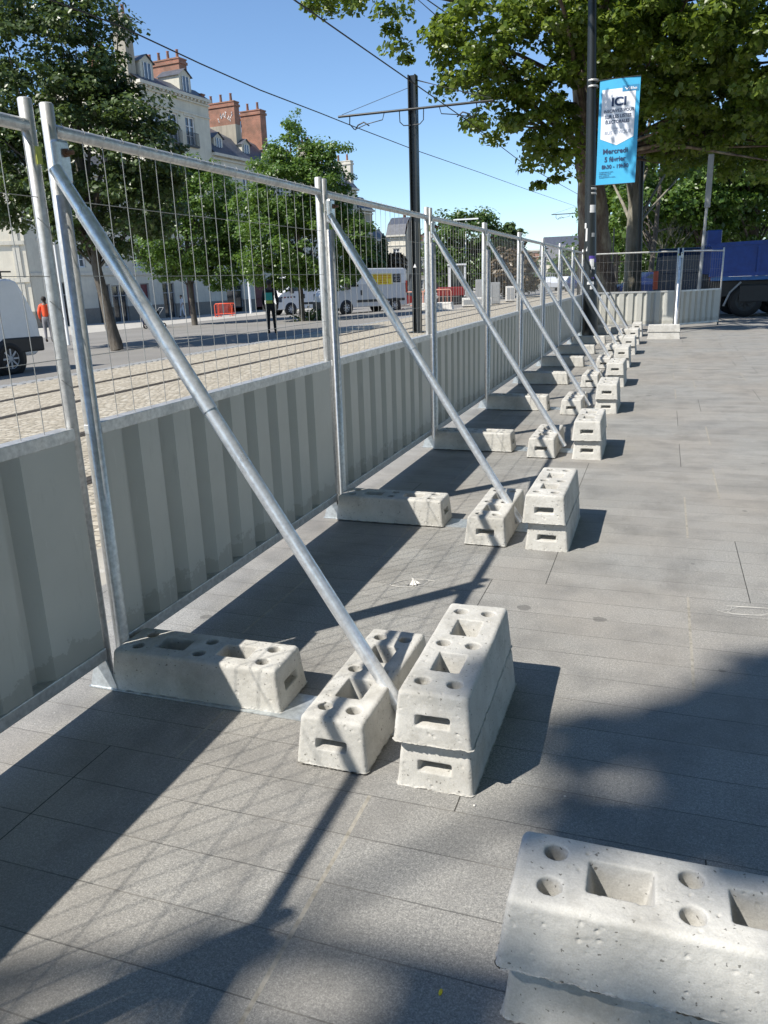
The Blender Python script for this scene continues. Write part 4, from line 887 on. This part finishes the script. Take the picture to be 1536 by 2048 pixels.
# buildings further down
def house(label, pxl, pxr, ptop, Y, H, wall, roofc='slate', cols=2, fl=(), depth=9, rzd=0, rr=1.8, gable=None):
    a = at(pxl, ptop, Y); b = at(pxr, ptop, Y); z0 = terr(a.x)
    s1 = (b-a).length
    t = building(label, 0, s1, a.z-z0 if H is None else H, [s1*(i+.5)/cols for i in range(cols)], list(fl), depth, wall, (.8, rr*.6, rr), name='apartment_building', loc=(a.x, a.y, z0), rz=R(rzd), gable=gable or wall, plinth=.6)
    return t
building('dark weathered house with ivy after the pale chimneys, just right of the pointed tree', 24.4, 28.4, 10.8, [25.4, 27.4], [(3.9, 5.2, .9), (6.6, 8.0, .9)], wall='oldwall', gable='oldwall', roof=(1.2, 1.6, 2.6))
building('lower weathered house at the end of the row, between ivy and the white house', 28.4, 32.8, 7.4, [29.5, 31.6], [(3.2, 4.5, .9), (5.2, 6.2, .8)], wall='oldwall', gable='oldwall', roof=(1.2, 1.4, 2.2))
hw = house('narrow white house end with three stacked dark windows, far down the street', 773, 810, 472, 112, None, 'cream', cols=1, fl=[(.9, 2.2, .9), (3.0, 4.3, .9), (5.4, 6.8, .9)], depth=6, rzd=3, rr=2.6, gable='oldwall')
chimney(hw, 1.8, 3, 4.2, 8.0, 11.0, 1.4, 'brick', 3); chimney(hw, 3.2, 3, 4.2, 8.0, 10.4, 1.0, 'brick', 2)
hd = house('grey terrace end behind the tram mast with red chimneys', 812, 850, 498, 122, None, 'oldwall', cols=2, fl=[(1, 2.4, .8), (4, 5.4, .8)], depth=8, rzd=30, rr=1.6)
chimney(hd, .8, 3, 4.4, 7.6, 10.8, 1.0, 'brick', 2); chimney(hd, 3.1, 3, 4.4, 7, 9.2, 1.0, 'brick', 2)
hl = house('long distant white building with a wide grey roof beyond the end of the fence', 1078, 1168, 522, 140, None, 'cream', cols=5, fl=[(1.0, 3.0, .9)], depth=10, rzd=0, rr=4.0)
house('distant red-brown block on the skyline', 1052, 1085, 502, 190, None, 'brick', cols=3, fl=[(1, 2.5, 1.2), (4, 5.5, 1.2)], depth=10, rr=.3)
house('distant pale house with a gable above the grey roof', 1118, 1160, 506, 175, None, 'offwhite', cols=3, fl=[(1, 2.5, .9), (4, 5.4, .9)], depth=10, rr=3.0)
# ivy and hillside greenery far away
def mass(name, label, items, n, size, mat, seed):
    rng = np.random.default_rng(seed); V = []
    for (c, r) in items:
        q = rng.normal(size=(n, 3)); q /= np.linalg.norm(q, axis=1, keepdims=True); q *= (rng.uniform(.2, 1, n)**.5)[:, None]
        V.append(leaf_arrays(np.array(c)+q*np.array(r), q+rng.normal(size=(n, 3))*.6+np.array([0, 0, .5]), size, rng))
    tag(leaves_obj(name, np.concatenate(V), M[mat]), label, 'greenery', kind='stuff')
mass('ivy', 'ivy and shrubs climbing the dark building right of the pointed tree', [pb(722, 470, 93, .8, .4, 3.0), pb(745, 510, 94, 1.2, .4, 2.0), pb(768, 505, 96, .5, .4, 2.2)], 1600, .28, 'leaf_dark', 61)
mass('distant_woodland', 'distant low woodland closing the view between the buildings', [pb(1000, 560, 150, 10, 4, 4.5), pb(1080, 555, 170, 8, 4, 3.5), pb(880, 560, 150, 8, 4, 3), pb(1180, 540, 160, 12, 4, 6), pb(1300, 530, 120, 16, 4, 6), pb(1450, 520, 110, 18, 4, 7)], 2600, .7, 'leaf_far', 62)

# ------------------------------------------------------------------ vehicles
def wheel(parent, x, y, r=.34, w=.22, side=1, hub='silver'):
    mb = MB(); mb.lathe([(r*.62, -w/2), (r*.94, -w/2), (r, -w*.3), (r, w*.3), (r*.94, w/2), (r*.62, w/2), (r*.62, -w/2)], 28, (x, y, r), 'y'); o = mb.build('wheel', M['black'], parent)
    mb = MB(); yo = y+side*(w/2-.03)
    mb.lathe([(.001, side*.02), (r*.18, side*.02), (r*.22, 0), (r*.5, -side*.01), (r*.62, side*.02), (r*.66, side*.02)], 20, (x, yo, r), 'y')
    for i in range(8): a = i*math.pi/4; mb.box(-.018, .018, -.012, .012, r*.2, r*.6, 0, Matrix.Translation((x, yo+side*.015, r)) @ Matrix.Rotation(a, 4, 'Y'))
    mb.build('hubcap', M[hub], o)
def vehicle(label, cat, loc, rz, prof, width, paint, windows, wheels, r=.34, name='van', group=None, extra=None, tumble=.10, trims=()):
    """side profile (x forward, z up); windows: polygons on the sides; front glass quad from windscreen"""
    t = empty(name, loc, rz, label, cat, group); h = width/2
    mb = MB(); n = len(prof); zt = max(z for x, z in prof); vs = []
    def yy(z): return h-(max(0, z-1.05)/(zt-1.0))*tumble
    for s in (-1, 1): vs += [(x, s*yy(z), z) for x, z in prof]
    mb.add(vs, [tuple(range(n)), tuple(range(2*n-1, n-1, -1))]+[(i, n+i, n+(i+1) % n, (i+1) % n) for i in range(n)])
    body = mb.build('body', M[paint], t, .05)
    for poly in windows:
        for s in (-1, 1):
            mb = MB(); vs = [(x, s*(yy(z)+.006), z) for x, z in poly]+[(x, s*(yy(z)-.03), z) for x, z in poly]; k = len(poly)
            mb.add(vs, [tuple(range(k)), tuple(range(2*k-1, k-1, -1))]+[(i, k+i, k+(i+1) % k, (i+1) % k) for i in range(k)]); mb.build('side_window', M['glass'], t)
    for (x0, z0, x1, z1, mt, nm) in trims:
        for s in (-1, 1):
            mb = MB(); mb.add([(x0, s*(yy(z0)-.02), z0), (x1, s*(yy(z0)-.02), z0), (x1, s*(yy(z1)-.02), z1), (x0, s*(yy(z1)-.02), z1), (x0, s*(yy(z0)+.012), z0), (x1, s*(yy(z0)+.012), z0), (x1, s*(yy(z1)+.012), z1), (x0, s*(yy(z1)+.012), z1)], [(0, 1, 2, 3), (7, 6, 5, 4), (0, 4, 5, 1), (1, 5, 6, 2), (2, 6, 7, 3), (3, 7, 4, 0)]); mb.build(nm, M[mt], t)
    for x in wheels:
        for s in (-1, 1):
            mb = MB(); mb.lathe([(.001, 0), (r*1.22, 0), (r*1.22, -.12*s), (.001, -.12*s)], 26, (x, s*(h+.004), r), 'y'); mb.build('wheel_arch', M['blackplastic'], t)
            wheel(t, x, s*(h-.09), r, .22, s)
    if extra: extra(t, h, yy)
    return t
def grp_arc(cx, r, n=8): return [(cx-r*math.cos(math.pi*i/n), .30+r*.0+r*math.sin(math.pi*i/n)*1.05) for i in range(n+1)]
VANP = [(-2.68, .35), (-2.68, 2.30), (-2.55, 2.48), (.9, 2.50), (1.30, 2.40), (1.95, 1.58), (2.50, 1.30), (2.70, 1.05), (2.74, .35)]
def van_extra(t, h, yy):
    mb = MB(); mb.add([(1.36, -h+.22, 2.30), (1.36, h-.22, 2.30), (1.97, h-.12, 1.60), (1.97, -h+.12, 1.60), (1.32, -h+.22, 2.28), (1.32, h-.22, 2.28), (1.93, h-.12, 1.58), (1.93, -h+.12, 1.58)], [(0, 1, 2, 3), (7, 6, 5, 4), (0, 4, 5, 1), (1, 5, 6, 2), (2, 6, 7, 3), (3, 7, 4, 0)]); mb.build('windscreen', M['glass'], t)
    mb = MB(); mb.box(2.55, 2.80, -h+.02, h-.02, .28, .72); mb.build('front_bumper', M['blackplastic'], t, .04)
    for s in (-1, 1):
        mb = MB(); mb.box(2.36, 2.70, s*h-.14, s*h+.006 if s > 0 else s*h+.14, .82, 1.16) if s > 0 else mb.box(2.36, 2.70, -h-.006, -h+.14, .82, 1.16); mb.build('headlight', M['winglass'], t, .02)
        mb = MB(); y = s*(h+.02); mb.box(1.55, 1.72, min(y, y+s*.25), max(y, y+s*.25), 1.36, 1.72); mb.build('mirror', M['blackplastic'], t, .03)
        mb = MB(); mb.box(-2.70, -2.60, min(s*h, s*(h-.1)), max(s*h, s*(h-.1))+.0, 1.1, 1.75); mb.build('tail_light', M['tail'], t)
SW = [[(1.90, 1.50), (1.30, 2.18), (.86, 2.22), (.82, 1.50)]]
tr_ = [(-2.5, .62, 1.0, .76, 'blackplastic', 'side_moulding'), (.60, 1.02, .70, 1.30, 'blackplastic', 'door_handle')]
nose = math.atan2(-.82, -.57)
fw_ = gp(693, 628)
dvec = Vector((-.57, -.82, 0)).normalized()
def van_at(ax, base, z): c = base-dvec*ax; return (c.x, c.y, z)
side = Vector((-dvec.y, dvec.x, 0))      # left side of the van
c2 = fw_-dvec*1.72; c2 = c2+side*(-.95 if side.dot(Vector((0, 0, 0))-fw_) < 0 else .95)*-1
v2 = vehicle('white and silver high-roof van with a yellow advertising panel on its side', 'van', (c2.x, c2.y, terr(c2.x)-.02), nose, VANP, 2.0, 'silver', SW, (1.72, -1.73), .36, group='white vans parked across the tracks', extra=van_extra, trims=tr_)
s_y = 1
# which local side faces the camera
loc_side = 1 if Vector((-math.sin(nose), math.cos(nose), 0)).dot(Vector((0, 0, 0))-c2) > 0 else -1
def side_panel(t, x0, x1, z0, z1, mt, nm, off=.014):
    s = loc_side
    def yy(z): return 1.0-(max(0, z-1.05)/(2.5-1.0))*.10
    mb = MB(); mb.add([(x0, s*(yy(z0)+off), z0), (x1, s*(yy(z0)+off), z0), (x1, s*(yy(z1)+off), z1), (x0, s*(yy(z1)+off), z1), (x0, s*(yy(z0)-.01), z0), (x1, s*(yy(z0)-.01), z0), (x1, s*(yy(z1)-.01), z1), (x0, s*(yy(z1)-.01), z1)], [(0, 1, 2, 3), (7, 6, 5, 4), (0, 4, 5, 1), (1, 5, 6, 2), (2, 6, 7, 3), (3, 7, 4, 0)]); return mb.build(nm, M[mt], t)
side_panel(v2, -2.66, .95, 1.62, 2.44, 'white', 'upper_side'); pnl = side_panel(v2, -1.62, -.15, 1.58, 2.18, 'yellow', 'advert_panel', .024); side_panel(v2, -2.26, -1.66, 1.66, 2.16, 'blackplastic', 'logo_panel', .024)
def side_text(t, txt, cx, cz, size, w, mt):
    me = text_mesh(txt, size); co = [v.co.copy() for v in me.vertices]; x0 = min(c.x for c in co); x1 = max(c.x for c in co); k = w/(x1-x0); s = loc_side
    for v, c in zip(me.vertices, co): zz = cz+c.y; v.co = (cx+(-s)*c.x*k if s > 0 else cx+c.x*k, s*(1.0-(max(0, zz-1.05)/1.5)*.10+.030+abs(c.z)), zz)
    me.materials.clear(); me.materials.append(M[mt]); me.update(); wlink('lettering', me, t)
for i, w in enumerate((1.2, 1.25, .5, .9)): side_text(v2, 'TRAVAUX RENOVATION' if i < 2 else 'DEVIS', -.88, 2.04-.13*i, .09, w, 'orange')
side_text(v2, 'MAISON', -1.96, 1.98, .12, .46, 'sticker_white'); side_text(v2, 'ACC', -1.96, 1.76, .18, .40, 'sticker_white')
fw1 = gp(582, 629); c1 = fw1-dvec*1.72+(c2-(fw_-dvec*1.72))
v1 = vehicle('plain white van with hatched nose stripes, parked behind the pointed tree trunk', 'van', (c1.x, c1.y, terr(c1.x)-.02), nose, VANP, 2.0, 'white', SW, (1.72, -1.73), .36, group='white vans parked across the tracks', extra=van_extra, trims=tr_)
for i in range(5): side_panel(v1, 2.30-i*.24, 2.42-i*.24, 1.08, 1.17, 'redpaint' if i % 2 else 'blackplastic', 'warning_stripe')
# near left van: small van seen from the side, tail at the right
KP = [(-2.14, .45), (-2.20, .55), (-2.17, 1.05), (-2.02, 1.55), (-1.90, 1.84), (-1.75, 1.90), (.55, 1.88), (.95, 1.78), (1.55, 1.22), (2.15, 1.0), (2.30, .8), (2.32, .35), (-2.0, .35)]
rw = gp(42, 744)
def k_extra(t, h, yy):
    mb = MB(); mb.prism([(-2.24, .42), (-2.24, .72), (-1.2, .74), (-1.12, .42)], -h-.012, h+.012); mb.build('rear_bumper', M['blackplastic'], t, .03)
    mb = MB()
    for s in (-1, 1): mb.box(-1.85, .5, s*(h-.22)-.02, s*(h-.22)+.02, 2.02, 2.05)
    for x in (-1.6, -.6, .3): mb.box(x, x+.05, -h+.2, h-.2, 1.90, 2.03)
    mb.build('roof_rack', M['blackplastic'], t)
    mb = MB(); mb.lathe([(.10, 0), (.108, .004), (.116, 0)], 20, (-1.0, -h-.003, 1.08), 'y'); mb.build('fuel_cap', M['grey'], t)
v = vehicle('small white van with roof rack, cut off by the left edge of the photo', 'van', (rw.x-.82, rw.y-1.62, terr(rw.x)-.02), R(-90), KP, 1.75, 'white', [[(1.45, 1.22), (.95, 1.70), (.40, 1.72), (.38, 1.22)]], (1.40, -1.32), .33, extra=k_extra, tumble=.16)
v.rotation_euler = (0, 0, R(-90-4))
# dark blue van behind the corner panels
NP = [(-2.4, .4), (-2.4, 1.9), (-2.25, 2.18), (1.2, 2.2), (1.5, 2.05), (2.0, 1.35), (2.45, 1.1), (2.5, .4)]
def n_extra(t, h, yy):
    for s in (-1, 1):
        mb = MB(); mb.box(-2.43, -2.3, min(s*h*1.005, s*(h-.16)), max(s*h*1.005, s*(h-.16)), .85, 1.45); mb.build('tail_light', M['tail'], t)
    mb = MB(); mb.box(-2.43, -2.39, -.75, .75, 1.35, 1.95); mb.build('rear_window', M['navy'], t, .02)
    mb = MB(); mb.box(-2.5, -2.36, -h+.02, h-.02, .35, .65); mb.build('rear_bumper', M['blackplastic'], t, .03)
c = at(1358, 560, 30); vehicle('dark navy van with orange tail light, parked in the shade behind the corner panels', 'van', (c.x+.30, 31.9, 0), R(86), NP, 1.95, 'navy', [[(1.85, 1.35), (1.45, 1.95), (.7, 1.97), (.7, 1.35)], [(.55, 1.35), (.55, 1.97), (-.6, 1.97), (-.6, 1.35)]], (1.55, -1.55), .34, extra=n_extra)
CPF = [(-2.0, .35), (-2.05, .85), (-1.6, .98), (-1.25, 1.38), (.2, 1.44), (.95, 1.02), (1.75, .88), (2.0, .65), (2.02, .35)]
CW = [[(-1.45, 1.0), (-1.15, 1.32), (.15, 1.36), (.75, 1.0)]]
def car(label, px, Y, rz, paint, z=0):
    c = at(px, 575, Y); return vehicle(label, 'car', (c.x, Y, z), rz, CPF, 1.7, paint, CW, (1.25, -1.25), .31, 'parked_car', 'cars parked in the distance', tumble=.28)
car('blue car seen through the corner panel mesh, left of the navy van', 1300, 34.5, R(195), 'carblue'); car('pale car glimpsed between the last panel and the tipper', 1440, 34, R(100), 'silver')
car('distant light blue-grey car past the end of the fence', 1098, 88, R(100), 'silver', -.1); car('distant white car beside the far boulevard fence', 1128, 96, R(95), 'white', -.1); car('distant dark car on the boulevard near the lamp post', 1150, 80, R(100), 'carblue', -.1)
# blue tipper
tx = at(1424, 500, 27.0).x
t = empty('tipper_truck', (tx, 27.0, 0), R(6), 'blue tipper truck body standing in deep shade at the right edge', 'truck')
mb = MB(); mb.prism([(0, 1.30), (5.6, 1.30), (5.6, 2.28), (.0, 2.12)], 0, 2.4); mb.build('tipper_body', M['bluepaint'], t, .02)
mb = MB(); mb.box(-.04, 5.7, -.05, .0, 2.10, 2.20, 0, Matrix.Rotation(R(-1.6), 4, 'Y')); mb.box(-.04, 5.7, -.06, -.002, 1.22, 1.34)
for x in (1.3, 2.6, 3.9): mb.box(x, x+.09, -.045, -.002, 1.345, 2.08)
mb.build('side_rib', M['bluepaint'], t)
mb = MB(); mb.box(.02, 5.6, -.03, -.003, 1.10, 1.215); mb.build('light_sill', M['bluepaint2'], t)
mb = MB(); mb.box(-.12, .30, .3, .9, 2.12, 2.60); mb.build('headboard', M['bluepaint'], t, .02)
mb = MB(); mb.box(.1, 5.6, .2, 2.2, .62, 1.09); mb.box(.9, 2.0, .02, .35, .45, .95); mb.box(3.9, 4.6, .02, .3, .4, .9); mb.build('chassis', M['blackplastic'], t, .02)
for x in (1.1, 2.3, 4.9):
    for y, s in ((.18, -1), (2.2, 1)): wheel(t, x, y, .48, .3, s, 'blackplastic')  # hubs coloured black to stand in for the deep shade under the body
mb = MB(); mb.path([(.45, -.05, .35), (.6, -.08, .75), (.9, -.05, 1.05)], .03, 8); mb.build('hose', M['grey'], t)

# mini excavator
b = gp(905, 609); t = empty('mini_excavator', b, R(20), 'small excavator with red body and white-framed glass cab on the work site', 'excavator')
for s in (-1, 1):
    mb = MB(); mb.prism([(-1.0, .12), (-.85, 0), (.85, 0), (1.0, .12), (1.0, .38), (.85, .5), (-.85, .5), (-1.0, .38)], s*.55-.16, s*.55+.16); mb.build('track', M['black'], t, .03)
mb = MB(); mb.box(-.95, .75, -.75, .75, .55, 1.12); mb.build('body', M['redpaint'], t, .06)
mb = MB()
for x, y in ((-.25, -.7), (.7, -.7), (-.25, .15), (.7, .15)): mb.box(x, x+.09, y, y+.09, 1.12, 2.45)
mb.box(-.3, .85, -.75, .28, 2.45, 2.55); cab = mb.build('cab_frame', M['white'], t)
mb = MB(); mb.box(-.2, .74, -.665, -.65, 1.15, 2.42); mb.box(.745, .76, -.6, .2, 1.15, 2.42); mb.box(-.2, .74, .2, .215, 1.15, 2.42); mb.build('cab_glass', M['glass'], cab)
mb = MB(); mb.path([(-.8, .3, .9), (-1.5, .3, 2.0), (-2.1, .3, 2.3), (-2.7, .3, 1.9)], [.15, .16, .13, .1], 4, sm=False); mb.path([(-2.7, .3, 2.0), (-3.0, .3, 1.2), (-2.9, .3, .6)], [.12, .1, .09], 4, sm=False); mb.build('boom', M['blackplastic'], t)
mb = MB(); mb.prism([(-3.15, .1), (-2.65, .2), (-2.6, .6), (-3.0, .7), (-3.3, .4)], .05, .55); mb.build('bucket', M['redpaint'], t)
# orange and pinkish barriers
def barrier(label, b, rz, L, h, mt, group=None):
    t = empty('crowd_barrier', b, rz, label, 'barrier', group); r = .035
    mb = MB(); mb.path([(0, 0, .0), (0, 0, h-.12), (.08, 0, h), (L-.08, 0, h), (L, 0, h-.12), (L, 0, 0)], r, 8); mb.tube((0, 0, .2), (L, 0, .2), r*.8, n=6); mb.build('frame', M[mt], t)
    mb = MB()
    for i in range(1, 7): mb.tube((L*i/7, 0, .2), (L*i/7, 0, h), r*.5, n=5)
    mb.build('bars', M[mt], t)
    for x in (.15, L-.15): mb = MB(); mb.box(x-.04, x+.04, -.3, .3, 0, .06); mb.build('foot', M[mt], t)
    return t
b = gp(431, 634); gb = 'orange site barriers'
barrier('orange-red barrier standing on the square beside the shop window', b, R(25), 1.25, .95, 'orange', gb); barrier('rear orange-red barrier of the pair on the square', (b.x-.1, b.y+.7, b.z), R(25), 1.25, .95, 'orange', gb)
b = gp(801, 619); barrier('faded orange barrier with a white panel behind the tram mast', b, R(15), 1.9, 1.0, 'pinkish', gb); b = gp(847, 618); barrier('faded orange barrier in front of the excavator', b, R(15), 1.6, 1.05, 'pinkish', gb)
def cabinet(label, px, py, w, h, d, mt, rz=15):
    b = gp(px, py); t = empty('site_cabinet', b, R(rz), label, 'cabinet', 'grey cabinets and crates on the work site')
    mb = MB(); mb.box(0, w, 0, d, .06, h); mb.build('case', M[mt], t, .02)
    mb = MB(); mb.box(.06, w/2-.02, -.015, 0, .16, h-.1); mb.box(w/2+.02, w-.06, -.015, 0, .16, h-.1); mb.build('door', M['grey'], t, .006); mb = MB(); mb.box(.02, w-.02, .02, d-.02, 0, .06); mb.build('plinth', M['blackplastic'], t)
cabinet('tall pale cabinet beside the excavator', 952, 611, .8, 1.45, .7, 'grey'); cabinet('grey cabinet at the right of the tall pale cabinet', 972, 610, .8, 1.25, .7, 'grey'); cabinet('white utility box in front of the distant dry shrub', 1012, 604, .55, .95, .5, 'offwhite')
cabinet('low white crate by the excavator tracks', 925, 615, 1.6, .5, .8, 'offwhite')
for px, py, lb in ((868, 621, 'concrete kerb block left of the excavator'), (890, 619, 'concrete kerb block under the excavator cab'), (858, 620, 'concrete kerb block behind the tram mast')):
    b = gp(px, py); mb = MB(); mb.prism([(-.45, 0), (.45, 0), (.38, .38), (-.38, .38)], -.2, .2); tag(mb.build('kerb_block', M['offwhite'], None, .02, b), lb, 'kerb block', 'concrete kerb blocks on the work site')
# distant site fence
for i, (px, Y) in enumerate(((990, 60), (1035, 74), (1070, 92))):
    c = at(px, 590, Y); mb = MB()
    for k in range(12): mb.tube((k*.3, 0, 0), (k*.3, 0, 1.9), .018, n=4)
    for z in (.1, 1.0, 1.9): mb.tube((0, 0, z), (3.3, 0, z), .022, n=4)
    o = mb.build('site_fence', M['galv'], None, 0, (c.x, c.y, terr(c.x))); o.rotation_euler = (0, 0, R(35)); tag(o, ('nearer', 'middle', 'farthest')[i]+' thin mesh fence section along the tracks beyond the excavator', 'fence', 'distant mesh fence sections')

# ------------------------------------------------------------------ people
def skinned(name, joints, edges, mat, parent, root='pelvis', grow=0, sub=1):
    keys = [k for k in joints if any(k in e for e in edges)]
    bm = bmesh.new(); lay = bm.verts.layers.skin.verify(); vs = {}
    for k in keys:
        x, y, z, r = joints[k]; v = bm.verts.new((x, y, z)); v[lay].radius = (r+grow, r+grow); v[lay].use_root = (k == root) or (root not in keys and k == keys[0]); vs[k] = v
    for a, b in edges: bm.edges.new((vs[a], vs[b]))
    me = bpy.data.meshes.new(name); bm.to_mesh(me); bm.free(); o = bpy.data.objects.new(name, me); COL.objects.link(o)
    o.modifiers.new('k', 'SKIN'); sb = o.modifiers.new('s', 'SUBSURF'); sb.levels = sb.render_levels = sub
    m2 = baked(o); bpy.data.objects.remove(o); m2.materials.clear(); m2.materials.append(mat)
    m2.polygons.foreach_set('use_smooth', [True]*len(m2.polygons)); return wlink(name, m2, parent)
def person(label, loc, rz, H=1.72, top='cloth_white', legs='cloth_grey', skin='skin', hair='hair', stride=.18, armf=0, hold=None, long_top=False):
    t = empty('person', loc, rz, label, 'person'); k = H/1.72; J = {}
    def j(n, x, y, z, r): J[n] = (x*k, y*k, z*k, r*k)
    j('pelvis', 0, 0, .93, .13); j('belly', 0, .0, 1.08, .12); j('chest', 0, 0, 1.28, .135); j('neckb', 0, 0, 1.43, .07); j('neck', 0, .01, 1.49, .052); j('chin', 0, .03, 1.55, .07); j('head', 0, .02, 1.62, .088); j('crown', 0, .01, 1.68, .062); j('nose', 0, .125, 1.60, .016)
    for s, n in ((-1, 'l'), (1, 'r')):
        st = stride*s
        j('hip'+n, s*.09, 0, .88, .088); j('knee'+n, s*.10, st*.5+.02, .48, .056); j('ankle'+n, s*.10, st*(.9), .10+.03*(s*stride < 0), .038); j('toe'+n, s*.11, st*.9+.15, .035+.02*(s*stride < 0), .036)
        j('sh'+n, s*.17, 0, 1.40, .058); j('el'+n, s*.235, -.04-st*.3+armf*.12, 1.13, .043); j('wr'+n, s*.235, .04-st*.8+armf*.28, .90+armf*.16, .028); j('hand'+n, s*.235, .06-st*.85+armf*.32, .84+armf*.16, .03)
        for q in range(4): j(f'f{q}'+n, s*.225, .045+q*.018-st*.85+armf*.32, .765+armf*.16+abs(q-1.5)*.008, .0085)
        j('th'+n, s*.215, .10-st*.85+armf*.34, .81+armf*.16, .010)
    E = [('pelvis', 'belly'), ('belly', 'chest'), ('chest', 'neckb'), ('neckb', 'neck'), ('neck', 'chin'), ('chin', 'head'), ('head', 'crown'), ('head', 'nose')]
    for n in 'lr':
        E += [('pelvis', 'hip'+n), ('hip'+n, 'knee'+n), ('knee'+n, 'ankle'+n), ('ankle'+n, 'toe'+n), ('neckb', 'sh'+n), ('sh'+n, 'el'+n), ('el'+n, 'wr'+n), ('wr'+n, 'hand'+n), ('hand'+n, 'th'+n)]+[('hand'+n, f'f{q}'+n) for q in range(4)]
    skinned('body', J, E, M[skin], t)
    skinned('top', J, [('pelvis', 'belly'), ('belly', 'chest'), ('chest', 'neckb')]+[e for n in 'lr' for e in ((('neckb', 'sh'+n), ('sh'+n, 'el'+n))+((('el'+n, 'wr'+n),) if long_top else ()))], M[top], t, 'chest', .016*k)
    skinned('trousers', J, [('pelvis', 'belly')]+[e for n in 'lr' for e in (('pelvis', 'hip'+n), ('hip'+n, 'knee'+n), ('knee'+n, 'ankle'+n))], M[legs], t, 'pelvis', .012*k)
    for n in 'lr': skinned('shoe', J, [('ankle'+n, 'toe'+n)], M['cloth_black'], t, 'ankle'+n, .012*k)
    mb = MB(); mb.lathe([(.001, .12), (.06, .105), (.092, .06), (.098, .0), (.085, -.04)], 14, (0, -.012*k, 1.63*k)); mb.build('hair', M[hair], t)
    return t
b = gp(545, 669); p = person('person in black clothes with a teal print, walking across the road beneath the pointed tree', b, R(20), 1.72, 'cloth_black', 'cloth_black', 'skin_dark', stride=.10, armf=.2, long_top=True)
mb = MB(); mb.box(-.155, .10, -.165, -.15, 1.10, 1.34); mb.build('shirt_print', M['teal'], p)
mb = MB(); mb.box(-.14, .09, -.163, -.148, 1.0, 1.095); mb.build('print_band', M['lime'], p)
b = gp(366, 635); person('pedestrian in a white T-shirt and pale trousers walking near the round tree', b, R(150), 1.78, 'cloth_white', 'cloth_white', 'skin', stride=.16)
b = gp(290, 656); p = person('person in dark clothes pushing a stroller, behind the nearest brace', b, R(-120), 1.68, 'cloth_navy', 'cloth_navy', 'skin', stride=.12, armf=1, long_top=True)
b2 = gp(311, 657); t = empty('stroller', b2, R(-120), 'black stroller with grey hood pushed across the square', 'stroller')
mb = MB(); mb.prism([(-.25, .45), (.25, .35), (.35, .60), (.05, 1.0), (-.2, .85)], -.22, .22); mb.build('seat', M['cloth_black'], t, .04)
mb = MB()
for s in (-1, 1): mb.path([(-.35, s*.24, .15), (.0, s*.24, .5), (-.45, s*.24, 1.02)], .014, 6); mb.path([(.40, s*.24, .15), (.0, s*.24, .5)], .014, 6)
mb.tube((-.45, -.24, 1.02), (-.45, .24, 1.02), .014, n=6); mb.build('frame', M['grey'], t)
for x in (-.35, .4):
    for s in (-1, 1): mb = MB(); mb.lathe([(.09, -.02), (.14, -.02), (.14, .02), (.09, .02), (.09, -.02)], 16, (x, s*.26, .14), 'y'); mb.build('wheel', M['black'], t)
b = gp(100, 686); person('worker in an orange high-visibility jacket standing behind the white van', b, R(30), 1.72, 'cloth_hivis', 'cloth_grey', 'skin_dark', stride=.04, long_top=True)
